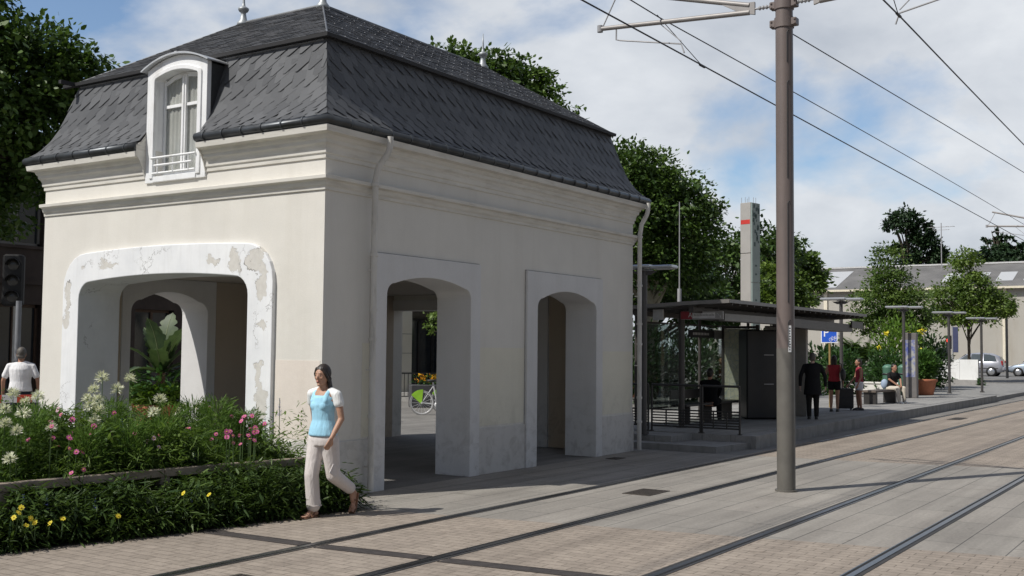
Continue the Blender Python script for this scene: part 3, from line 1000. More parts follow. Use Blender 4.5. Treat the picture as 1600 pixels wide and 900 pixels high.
# ------------------------------------------------------------------ flower bed planting
M_soil = mat('bed_soil', (.035, .028, .02), .95, var=.3, scale=8)
zone('flower_bed_soil', [(-5.25, .04), (-2.4, -.62), (-.5, -.92), (-.18, -.4), (-.18, 4.75), (-5.05, 4.75)], .009, M_soil)
M_leaf1 = island_mat('bed_leaf', (.045, .098, .020), (.155, .24, .062), .5, .35, .38, 1.2)
M_leaf2 = island_mat('feathery_leaf', (.07, .15, .028), (.15, .25, .06), .5, .3, .35)
def bed_front(x): # front limit of planting
    return -.58 + (x+2.4)*(-.16 if x > -2.4 else -.23)
def bed_height(x, y):
    h = .98 + .16*math.sin(x*2.1+y*1.3) + .10*math.sin(x*5.3-y*2.2) + .06*math.sin(x*9.7+y*5)
    if x > -.9: h -= .12
    return h
leaves_P, leaves_D, leaves_N, leaves_L, leaves_W = [], [], [], [], []
feath = []
rg = random.Random(21)
def plant(x, y, h, nl, lean=(0, 0), wide=.022, ln=.10, spread=.10, droop=.5):
    for i in range(nl):
        t = rg.random()**.75
        a = rg.uniform(0, 2*PI)
        rr_ = spread*(.25+.75*rg.random())*(1.15-.6*t)
        leaves_P.append((x+lean[0]*t+rr_*math.cos(a), y+lean[1]*t+rr_*math.sin(a), max(.02, h*t)))
        el = rg.uniform(-.7, .9)-droop*.4
        leaves_D.append((math.cos(a)*math.cos(el), math.sin(a)*math.cos(el), math.sin(el)))
        leaves_N.append((rg.uniform(-.5, .5), rg.uniform(-.5, .5), 1))
        leaves_L.append(ln*rg.uniform(.6, 1.35)); leaves_W.append(wide*rg.uniform(.6, 1.4))
def rail_y(x): return .36 + (x+4.75)*(-.094) if x < -2.3 else .13 + (x+2.3)*(-.17)
cnt = 0
while cnt < 1750:
    x = rg.uniform(-5.0, -.28); y = rg.uniform(-.9, 4.6)
    if y < rail_y(x)-.02: continue
    if x < -5.15 + y*.05: continue
    if x < -4.35 + y*.62 and rg.random() < .35: continue
    if rg.random() < min(.75, max(0, (y-1.2)*.35)): continue
    h = bed_height(x, y)*rg.uniform(.78, 1.06)
    q_ = y-rail_y(x)
    if q_ < .6: h *= .74 + .26*max(0, q_)/.6
    plant(x, y, h, 42, wide=rg.choice([.007, .011, .018, .030]), ln=rg.choice([.07, .10, .14, .18]), spread=.13)
    cnt += 1
n_main = len(leaves_P)
# low foliage spilling out in front, under and over the rail
for i in range(1050):
    x = rg.uniform(-5.2, -.3)
    fy = bed_front(x)
    y = fy + rg.uniform(.03, .66)
    d_ = y-fy
    h = min(.16 + d_*1.9, (.42 if x < -2.0 else .50) + .05*math.sin(x*3.1) + .05*math.sin(x*7.7))*rg.uniform(.42, 1.22)
    plant(x, y, h, 26, lean=(0, -.05), wide=rg.choice([.012, .018, .028]), ln=rg.choice([.07, .10, .14, .17]), spread=.15, droop=.35)
n_low = len(leaves_P)
# sparse taller stems by the corner
for i in range(46):
    x = rg.uniform(-1.15, -.32); y = rg.uniform(-.55, .75)
    plant(x, y, rg.uniform(.85, 1.28), 18, wide=.02, ln=.09, spread=.07)
lp = leaf_quads(np.array(leaves_P), np.array(leaves_D), np.array(leaves_N), np.array(leaves_L), np.array(leaves_W))
M_leaf_shade = island_mat('shaded_border_leaf', (.024, .056, .013), (.092, .150, .038), .5, .3, .25, 1.4)  # bed leaf green darkened; shade of the planting's front is put into the colour
tag(quads_mesh('flower_bed_foliage', np.concatenate([lp[:n_main], lp[n_low:]]), M_leaf1, None, 6), 'dense green leafy planting filling the bed behind the rail', 'foliage', kind='stuff')
tag(quads_mesh('border_foliage', lp[n_main:n_low], M_leaf_shade, None, 6), 'leafy growth with shade painted into its green along the front of the wooden rail', 'foliage', kind='stuff')
# feathery cosmos foliage: threads
fp, fd, fn, fl_, fw = [], [], [], [], []
spots = [(-1.35, .35, 1.25, .30), (-1.6, .9, 1.15, .28), (-3.4, .9, 1.2, .35), (-3.9, .7, 1.15, .3), (-2.5, .45, 1.05, .3), (-.95, .3, 1.1, .25), (-3.0, .5, 1.0, .3), (-2.0, .5, 1.05, .3), (-1.9, 1.6, 1.2, .3), (-2.8, 1.6, 1.2, .35), (-1.15, 1.0, 1.2, .25)]
for (x, y, h, sp_) in spots:
    for i in range(1500):
        t = rg.random()**.6; a = rg.uniform(0, 2*PI); q = sp_*math.sqrt(rg.random())*(1.15-.65*t)
        fp.append((x+q*math.cos(a), y+q*math.sin(a), h*(.35+.65*t)*rg.uniform(.9, 1.03)))
        el = rg.uniform(.2, 1.35)
        fd.append((math.cos(a)*math.cos(el), math.sin(a)*math.cos(el), math.sin(el)))
        fn.append((rg.uniform(-1, 1), rg.uniform(-1, 1), .6)); fl_.append(rg.uniform(.06, .14)); fw.append(rg.uniform(.004, .008))
tag(quads_mesh('feathery_foliage', leaf_quads(np.array(fp), np.array(fd), np.array(fn), np.array(fl_), np.array(fw)), M_leaf2, None, 6), 'fine feathery bright green leaves among the flowers', 'foliage', kind='stuff')

# fallen leaves and bits of soil along the edge of the bed
dP, dD, dN = [], [], []
for i in range(420):
    x = rg.uniform(-4.6, .1); y = bed_front(x) - abs(rg.gauss(0, .12)) + .04
    if x > -.5: y = rg.uniform(-1.1, -.75)
    dP.append((x, y, .012)); a = rg.uniform(0, 2*PI); dD.append((math.cos(a), math.sin(a), .05)); dN.append((rg.uniform(-.2, .2), rg.uniform(-.2, .2), 1))
n_ = len(dP)
tag(quads_mesh('fallen_leaves', leaf_quads(np.array(dP), np.array(dD), np.array(dN), .012+.035*RNG.random(n_)**2, .006+.012*RNG.random(n_)), island_mat('dry_leaf', (.05, .035, .02), (.12, .10, .05), .8, .1), None, 6), 'scattered dry leaves and soil along the bed edge', 'leaf litter', kind='stuff')
M_stem = mat('flower_stem', (.07, .12, .035), .6)
M_cleo = island_mat('white_petal', (.60, .62, .50), (.82, .82, .72), .6, .2, .3)
M_pinkp = island_mat('pink_petal', (.62, .10, .32), (.80, .25, .50), .55, .2, .35)
M_pale = island_mat('pale_pink_petal', (.70, .45, .58), (.82, .60, .70), .55, .2, .35)
M_yel = island_mat('yellow_petal', (.75, .60, .03), (.85, .75, .10), .55, .2, .3)
M_blue = island_mat('blue_petal', (.10, .13, .45), (.22, .26, .62), .55, .2, .3)
M_core = mat('flower_core', (.55, .36, .03), .8)
def flower(name, x, y, h, kind, label, grp, cat='flower'):
    r = empty(name, (x, y, 0), rg.uniform(0, 6), label, cat, grp)
    s_ = MB(); lx, ly = rg.uniform(-.06, .06), rg.uniform(-.06, .06)
    s_.tube([(-lx, -ly, .1), (-lx*.4, -ly*.4, h*.5), (0, 0, h)], [.006, .005, .004], 5)
    s_.build('stem', M_stem, r)
    P, D, NN, LL, WW = [], [], [], [], []
    if kind == 'ball':
        R_ = rg.uniform(.05, .072)
        for i in range(110):
            v = RNG.normal(size=3); v /= np.linalg.norm(v)
            if v[2] < -.5: continue
            P.append((v[0]*R_*.35, v[1]*R_*.35, h-.02+v[2]*R_*.5)); D.append(v); NN.append(RNG.normal(size=3)); LL.append(R_*rg.uniform(.6, 1.1)); WW.append(rg.uniform(.008, .018))
        m_ = M_cleo
    elif kind == 'spike':
        for i in range(60):
            t = rg.random(); a = rg.uniform(0, 2*PI)
            P.append((0, 0, h-.22*t)); D.append((math.cos(a), math.sin(a), .3)); NN.append((0, 0, 1)); LL.append(.03*(.4+t)); WW.append(.012)
        m_ = M_blue
    else:
        R_ = rg.uniform(.022, .036) if kind != 'yellow' else .03
        tl = Vector((rg.uniform(-1.3, .3), rg.uniform(-1.3, .2), rg.uniform(.2, 1))).normalized()
        tl.rotate(Matrix.Rotation(-r.rotation_euler.z, 3, 'Z'))
        a_, b_, d_ = frame_of(tl)
        for i in range(8):
            an = 2*PI*i/8
            dv = a_*math.cos(an)+b_*math.sin(an)+d_*.15
            P.append((0, 0, h)); D.append(tuple(dv)); NN.append(tuple(d_)); LL.append(R_*rg.uniform(.9, 1.1)); WW.append(R_*.72)
        m_ = {'pink': M_pinkp, 'pale': M_pale, 'yellow': M_yel}[kind]
        c_ = MB(); c_.ell((0, 0, h), .009, .009, .007, 8, 5); c_.build('flower_core', M_core, r)
    quads_mesh('petals', leaf_quads(np.array(P), np.array(D), np.array(NN), np.array(LL), np.array(WW), fold=.1), m_, r, 6)
FLOWERS = {
    'ball': [(-2.22, 1.30, 1.53), (-2.39, 1.20, 1.41), (-2.09, 1.20, 1.40), (-1.31, 2.00, 1.49), (-2.48, 1.20, 1.31), (-2.42, 1.10, 1.28), (-2.66, 0.90, 1.24), (-2.61, 0.80, 1.19), (-2.74, 0.70, 1.10), (-3.50, 1.00, 1.40), (-3.77, 0.70, 1.26), (-3.58, 0.70, 1.21), (-3.89, 0.50, 1.13), (-3.83, 0.40, 1.06), (-3.32, 0.60, 1.06), (-3.95, 0.30, 0.81), (-1.89, 0.80, 1.14), (-1.15, 1.20, 1.15), (-0.90, 1.20, 1.15), (-1.39, 1.00, 1.06), (-3.23, 1.20, 1.30), (-2.89, 1.50, 1.33), (-1.17, 1.60, 1.24)],
    'pink': [(-3.28, 0.35, 0.95), (-3.23, 0.30, 0.81), (-3.16, 0.30, 0.80), (-3.31, 0.30, 0.85), (-3.42, 0.10, 0.63), (-3.28, 0.10, 0.65), (-2.89, 0.50, 1.04), (-2.92, 0.50, 0.97), (-3.01, 0.70, 1.11), (-1.24, -0.10, 1.10), (-1.31, 0.00, 1.04), (-1.19, -0.10, 0.96), (-1.20, -0.10, 0.91), (-1.36, -0.20, 0.85), (-1.50, -0.20, 0.80), (-1.52, -0.10, 0.89), (-1.51, -0.10, 0.81), (-1.29, -0.20, 0.83), (-1.29, -0.10, 0.88), (-3.01, 0.90, 1.15), (-1.56, -0.10, 0.94), (-1.63, -0.12, 0.94), (-1.02, 0.25, 1.05), (-1.57, 0.12, 0.90), (-1.61, -0.10, 0.88), (-1.01, 0.26, 1.06), (-1.11, -0.05, 0.91), (-1.25, 0.22, 1.08), (-1.05, -0.11, 1.00), (-1.21, 0.10, 0.87), (-1.37, -0.11, 1.10), (-1.06, 0.12, 0.91), (-1.02, 0.14, 1.08), (-1.07, 0.10, 0.94), (-1.27, 0.07, 0.87), (-1.51, 0.26, 0.83), (-3.52, 0.68, 0.93), (-2.64, 0.55, 0.95), (-1.80, 0.32, 0.97), (-3.24, 0.69, 0.93), (-2.96, 0.78, 0.95), (-2.59, 0.92, 0.88), (-3.49, 0.34, 1.08), (-2.49, 0.35, 0.95), (-3.28, 0.54, 0.86), (-2.34, 0.91, 1.14), (-2.28, 0.97, 0.86), (-3.08, 0.97, 1.08), (-2.86, 0.95, 1.04), (-2.13, 0.40, 0.91)],
    'pale': [(-1.25, 0.60, 1.17), (-2.98, 1.00, 1.20), (-2.29, 0.20, 0.80), (-2.37, 0.30, 0.86), (-2.28, 0.30, 0.89)],
    'yellow': [(-4.15, -0.22, 0.40), (-4.22, -0.22, 0.32), (-4.18, -0.23, 0.36), (-4.12, -0.26, 0.24), (-4.05, -0.28, 0.26), (-3.92, -0.32, 0.24), (-3.80, -0.34, 0.27), (-4.09, -0.28, 0.30), (-2.32, -0.64, 0.36), (-3.28, -0.46, 0.24), (-2.6, -0.58, 0.40)],
    'spike': [(-2.57, 0.80, 1.12), (-2.47, 0.60, 1.09), (-1.95, 0.20, 0.83), (-1.80, 0.20, 0.84), (-0.71, 0.00, 1.28), (-2.34, -0.40, 0.36), (-3.96, 0.05, 0.48), (-3.74, 0.00, 0.46), (-3.28, -0.10, 0.42)],
}
FL_TXT = {'ball': ('spider_flower', 'white spider flower with a round feathery head in the flower bed', 'white spider flowers in the bed'),
          'pink': ('cosmos_flower', 'bright pink cosmos flower on a thin stem in the flower bed', 'bright pink cosmos in the bed'),
          'pale': ('cosmos_flower', 'pale pink cosmos flower on a thin stem in the flower bed', 'pale pink cosmos in the bed'),
          'yellow': ('daisy_flower', 'small yellow daisy low at the front of the flower bed', 'yellow daisies in the bed'),
          'spike': ('sage_flower', 'small blue flower spike among the leaves of the flower bed', 'blue flower spikes in the bed')}
for k, l in FLOWERS.items():
    nm, lb, gr = FL_TXT[k]
    for (x, y, h) in l: flower(nm, x, y, h, k, lb, gr)

# ------------------------------------------------------------------ people
def fuse(mb, name, m, parent, voxel=.012, smooth=4):
    """one continuous skin over the overlapping volumes"""
    me = bpy.data.meshes.new(name + '_tmp'); me.from_pydata(mb.v, [], mb.f); me.update()
    o = bpy.data.objects.new(name + '_tmp', me); COL.objects.link(o)
    r = o.modifiers.new('remesh', 'REMESH'); r.mode = 'VOXEL'; r.voxel_size = voxel; r.use_smooth_shade = True
    s = o.modifiers.new('smooth', 'SMOOTH'); s.factor = .5; s.iterations = smooth
    dg = bpy.context.evaluated_depsgraph_get(); dg.update()
    nm = bpy.data.meshes.new_from_object(o.evaluated_get(dg))
    bpy.data.objects.remove(o)
    nm.name = name
    nm.materials.clear(); nm.materials.append(m)
    for p in nm.polygons: p.use_smooth = True
    ob = bpy.data.objects.new(name, nm); COL.objects.link(ob); ob.parent = parent
    return ob
def V(*a): return Vector(a)
def skin_mat(name, col):
    m, nt, b, out = new_mat(name)
    f = noise_node(nt, objvec(nt), 14, 4, .6)
    nt.links.new(ramp(nt, f, .3, .7, [x*.9 for x in col], [min(1, x*1.08) for x in col]), b.inputs['Base Color'])
    b.inputs['Roughness'].default_value = .55
    b.inputs['Subsurface Weight'].default_value = .08
    b.inputs['Subsurface Radius'].default_value = (.02, .008, .004)
    return m
def cloth(name, col, var=.08):
    m, nt, b, out = new_mat(name)
    v = objvec(nt)
    f = noise_node(nt, v, 10, 4, .6)
    nt.links.new(ramp(nt, f, .3, .7, [x*(1-var) for x in col], [min(1, x*(1+var)) for x in col]), b.inputs['Base Color'])
    b.inputs['Roughness'].default_value = .85; b.inputs['Specular IOR Level'].default_value = .15
    w1 = noise_node(nt, objvec(nt, (14, 14, 5)), 1.0, 4, .55, 1.2)
    bump(nt, b, w1, .5, .025)
    return m

def hand(mb, wrist, d, palm_n, side, s=1.0, curl=.35):
    """palm, five bent fingers of unequal length; thumb leaves the side near the base"""
    d = Vector(d).normalized(); n = Vector(palm_n); n = (n - d*n.dot(d)).normalized(); a = d.cross(n)*side
    wrist = Vector(wrist)
    for k in (-1, 0, 1):
        mb.cap(wrist + a*k*.012*s, .017*s, wrist + d*.085*s + a*k*.024*s, .0125*s, 8)
    for i, (off, ln_) in enumerate(((-.031, .062), (-.0105, .072), (.0105, .068), (.030, .052))):
        b0 = wrist + d*.088*s + a*off*s
        p1 = b0 + (d*math.cos(curl) + n*math.sin(curl))*ln_*.42*s
        p2 = p1 + (d*math.cos(curl*2.2) + n*math.sin(curl*2.2))*ln_*.33*s
        p3 = p2 + (d*math.cos(curl*3.2) + n*math.sin(curl*3.2))*ln_*.27*s
        mb.cap(b0 - d*.02*s, .0095*s, p1, .0085*s, 7); mb.cap(p1, .0085*s, p2, .0078*s, 7); mb.cap(p2, .0078*s, p3, .0066*s, 7)
    t0 = wrist + d*.028*s - a*.022*s
    t1 = t0 + (d*.6 - a*.75 + n*.35).normalized()*.038*s
    t2 = t1 + (d*.9 - a*.25 + n*.4).normalized()*.030*s
    mb.cap(t0, .014*s, t1, .0105*s, 7); mb.cap(t1, .0105*s, t2, .0078*s, 7)

def head_mesh(mb, c, s=1.0, M=None):
    """c: head centre; looks along +x of M"""
    M3 = M or Matrix.Identity(3)
    def q(x, y, z): return Vector(c) + M3 @ Vector((x*s, y*s, z*s))
    mb.ell(c, .096*s, .076*s, .108*s, 18, 12, M3)                    # skull
    mb.ell(q(.022, 0, -.055), .066*s, .058*s, .066*s, 16, 10, M3)     # jaw
    mb.ell(q(.066, 0, -.102), .024*s, .026*s, .018*s, 12, 8, M3)      # chin
    mb.cap(q(.088, 0, .012), .010*s, q(.108, 0, -.028), .014*s, 8)    # nose
    mb.cap(q(.083, -.03, .026), .010*s, q(.083, .03, .026), .010*s, 8)  # brow
    for e in (-1, 1):
        mb.ell(q(.066, e*.040, -.022), .020*s, .018*s, .020*s, 10, 7, M3)   # cheek
        mb.ell(q(-.008, e*.077, -.012), .018*s, .009*s, .030*s, 10, 7, M3)  # ear
    mb.cap(q(.082, -.018, -.062), .008*s, q(.082, .018, -.062), .008*s, 8)  # lips
def face_bits(c, s, M, parent, m_eye, m_lip):
    def q(x, y, z): return Vector(c) + M @ Vector((x*s, y*s, z*s))
    for e in (-1, 1):
        b = MB(); b.ell(q(.087, e*.031, .004), .004*s, .0095*s, .0045*s, 10, 6, M); b.build('eye', m_eye, parent)
        b = MB(); b.cap(q(.093, e*.016, .030), .0022*s, q(.084, e*.046, .030), .0018*s, 6); b.build('eyebrow', m_eye, parent)
    b = MB(); b.cap(q(.0885, -.017, -.063), .006*s, q(.0885, .017, -.063), .006*s, 8); b.build('mouth', m_lip, parent)

M_skin = skin_mat('skin', (.43, .245, .165)); M_skin2 = skin_mat('tanned_skin', (.38, .20, .13)); M_skin3 = skin_mat('pale_skin', (.60, .40, .31))
M_hair = mat('dark_hair', (.022, .015, .011), .5, var=.4, scale=40)
M_hairg = mat('greying_hair', (.10, .09, .08), .6, var=.4, scale=50)
M_eye = mat('eye_dark', (.02, .015, .012), .3); M_lip = mat('lip', (.45, .16, .14), .5)

# ---- the walking woman: x forward, y to her left
wo_ = empty('person', (-1.02, -1.00, 0), PI + .06, 'dark-haired person in light blue top and beige trousers walking past the flower bed', 'person')
def rot(yaw, pitch=0, roll=0):
    return (Matrix.Rotation(yaw, 3, 'Z') @ Matrix.Rotation(pitch, 3, 'Y') @ Matrix.Rotation(roll, 3, 'X'))
hd = V(.03, .0, 1.575); HM = rot(.06, .05)
b = MB()
head_mesh(b, hd, .98, HM)
b.cap((.0, 0, 1.38), .055, (.018, 0, 1.50), .048, 14)                        # neck
b.cap((-.02, -.135, 1.385), .042, (-.005, 0, 1.41), .055, 12); b.cap((-.02, .135, 1.385), .042, (-.005, 0, 1.41), .055, 12)
b.loft([(0, 0, .80, .07, .10), (0, 0, .88, .105, .155), (.0, 0, .98, .10, .148), (0, 0, 1.08, .085, .122), (.005, 0, 1.2, .10, .135), (.01, 0, 1.3, .105, .150), (0, 0, 1.385, .075, .14), (0, 0, 1.42, .05, .07)])
# left arm swings forward a little, hand before the hip
LS, LE, LW = V(-.015, .180, 1.36), V(-.035, .225, 1.10), V(.105, .205, .895)
b.cap(LS, .046, LE, .035, 12); b.cap(LE, .036, LE*.35+LW*.65, .031, 12); b.cap(LE*.35+LW*.65, .031, LW, .023, 12)
hand(b, LW, (.42, -.10, -.85), (-.3, -.9, 0), -1, .95, .32)
RS, RE, RW = V(-.01, -.185, 1.365), V(-.11, -.225, 1.11), V(-.10, -.215, .87)
b.cap(RS, .046, RE, .035, 12); b.cap(RE, .036, RW, .024, 12)
hand(b, RW, (.15, .05, -1), (.2, .9, 0), 1, .95, .35)
RH, RK, RA = V(0, -.085, .87), V(.085, -.085, .48), V(.045, -.08, .085)
LH, LK, LA = V(-.01, .085, .87), V(-.075, .09, .47), V(-.40, .10, .275)
for (h_, k_, a_) in ((RH, RK, RA), (LH, LK, LA)):
    b.cap(h_, .080, k_, .052, 14); b.cap(k_, .052, k_*.62+a_*.38, .052, 12); b.cap(k_*.62+a_*.38, .052, a_, .033, 12)
def foot(mb, ankle, heel, ball, toe, s=1.0):
    mb.cap(ankle, .033*s, heel, .030*s, 10); mb.cap(heel, .028*s, ball, .030*s, 10); mb.cap(ankle, .031*s, (Vector(ankle)*.4+Vector(ball)*.6), .028*s, 10)
    d = (Vector(toe)-Vector(ball)); up = Vector((0, 0, 1)); a = d.cross(up)
    a = a.normalized() if a.length > 1e-4 else Vector((0, 1, 0))
    if abs(d.normalized().z) > .8: a = Vector((0, 1, 0))
    mb.cap(Vector(ball)-a*.022*s, .023*s, Vector(ball)+a*.022*s, .022*s, 10)
    for k, ln_ in ((-2, .8), (-1, .95), (0, 1.0), (1, 1.02), (2, 1.08)):
        mb.cap(Vector(ball)+a*k*.0145*s, .0105*s, Vector(ball)+d*ln_+a*k*.0155*s, .0095*s, 7)
foot(b, RA, V(.005, -.08, .045), V(.16, -.085, .035), V(.205, -.088, .026))
foot(b, LA, V(-.455, .10, .225), V(-.415, .105, .075), V(-.385, .105, .034))
wbody = fuse(b, 'body', M_skin, wo_, .0065, 3)
face_bits(hd, .98, HM, wbody, M_eye, M_lip)
# top: light blue gathered front, white cap sleeves
M_blue_top = cloth('light_blue_cotton', (.36, .66, .84)); M_white_c = cloth('white_cotton', (.78, .79, .78)); M_beige = cloth('beige_linen', (.63, .585, .565), .06)
b = MB()
b.loft([(.005, 0, .905, .130, .178), (.005, 0, .93, .132, .176), (.005, 0, 1.00, .124, .160), (.005, 0, 1.08, .106, .136), (.010, 0, 1.16, .108, .136), (.016, 0, 1.25, .114, .148), (.012, 0, 1.33, .102, .146), (-.010, 0, 1.372, .082, .134), (-.022, 0, 1.40, .060, .108), (-.026, 0, 1.415, .050, .09)])
for e in (-1, 1):
    b.ell((.078, e*.058, 1.24), .050, .060, .062, 14, 9)
b.cap((-.03, -.10, 1.385), .040, (-.03, .10, 1.385), .040, 12)
for e in (-1, 1):
    b.cap((.078, e*.085, 1.29), .036, (.045, e*.088, 1.37), .030, 10); b.cap((.045, e*.088, 1.37), .030, (-.01, e*.085, 1.415), .026, 10)
shirt = fuse(b, 'top', M_blue_top, wo_, .008, 4)
for e, S_, E_ in ((1, LS, LE), (-1, RS, RE)):
    b = MB(); q = S_*.66 + E_*.34
    b.cap(V(-.012, e*.088, 1.398), .050, S_+V(0, -e*.008, .0), .058, 12); b.cap(S_+V(0, -e*.008, 0), .058, q, .060, 12)
    fuse(b, 'sleeve', M_white_c, shirt, .008, 3)
# trousers: loose, cropped
b = MB()
b.loft([(0, 0, .80, .115, .165), (0, 0, .86, .122, .172), (.0, 0, .93, .112, .162), (0, 0, .965, .106, .155)])
def leg_cloth(h_, k_, a_, rs):
    pts = [h_, h_*.5+k_*.5, k_, k_*.55+a_*.45, k_*.12+a_*.88]
    for i in range(4): b.cap(pts[i], rs[i], pts[i+1], rs[i+1], 14)
leg_cloth(RH+V(0, 0, -.01), RK, RA, (.106, .094, .080, .080, .078)); leg_cloth(LH+V(0, 0, -.01), LK, LA, (.106, .094, .082, .076, .070))
b.cap(RK*.12+RA*.88, .078, V(.045, -.08, .16), .082, 14)
tro = fuse(b, 'trousers', M_beige, wo_, .009, 4)
b = MB(); b.bar((.06, .172, .56), (-.03, .178, .50), .01, .11)
b.tube([(.04+.083*math.cos(a), -.08+.083*math.sin(a), .135) for a in [2*PI*k/20 for k in range(20)]], .007, 6, close=True)
b.build('pocket', M_beige, tro, bevel=.004)
# sandals
M_leather = mat('brown_leather', (.20, .10, .055), .6)
b = MB(); M4 = Matrix.Translation((.095, -.083, .010)); b.box(-.125, .135, -.042, .042, -.008, .008, M=M4, bev=.006)
b.tube([(.10, -.128, .015), (.115, -.10, .062), (.12, -.075, .066), (.11, -.04, .015)], .008, 6); b.tube([(.06, -.12, .03), (.045, -.122, .075), (.0, -.115, .08), (.0, -.05, .08), (.05, -.045, .07), (.10, -.045, .02)], .007, 6)
b.build('sandal', M_leather, wo_)
b = MB(); b.bar((-.475, .103, .235), (-.435, .105, .065), .082, .014, up=(1, 0, .2)); b.bar((-.435, .105, .068), (-.392, .105, .012), .084, .014, up=(1, 0, .5))
b.tube([(-.46, .06, .15), (-.41, .085, .16), (-.41, .125, .16), (-.46, .15, .15)], .008, 6)
b.build('sandal', M_leather, wo_)
# hair: cap, parting, tail over the nape
b = MB()
def hq(x, y, z): return hd + HM @ V(x, y, z)
b.ell(hq(-.018, 0, .028), .097, .086, .104, 18, 12, HM)
for e in (-1, 1):
    b.cap(hq(.050, e*.040, .082), .018, hq(.042, e*.072, .02), .015, 8); b.cap(hq(.042, e*.072, .02), .015, hq(.0, e*.080, -.05), .014, 8); b.cap(hq(.0, e*.080, -.05), .014, hq(-.04, e*.06, -.10), .022, 8)
b.cap(hq(.015, .066, .045), .018, hq(-.04, .070, -.04), .022, 10); b.cap(hq(.015, -.066, .045), .018, hq(-.04, -.070, -.04), .022, 10)
b.cap(hq(-.085, 0, -.03), .045, hq(-.075, .04, -.13), .034, 12); b.cap(hq(-.075, .04, -.13), .034, hq(-.045, .065, -.21), .022, 12)
b.cap(hq(-.03, .072, -.03), .020, hq(.0, .085, -.15), .012, 8)
fuse(b, 'hair', M_hair, wo_, .007, 2)

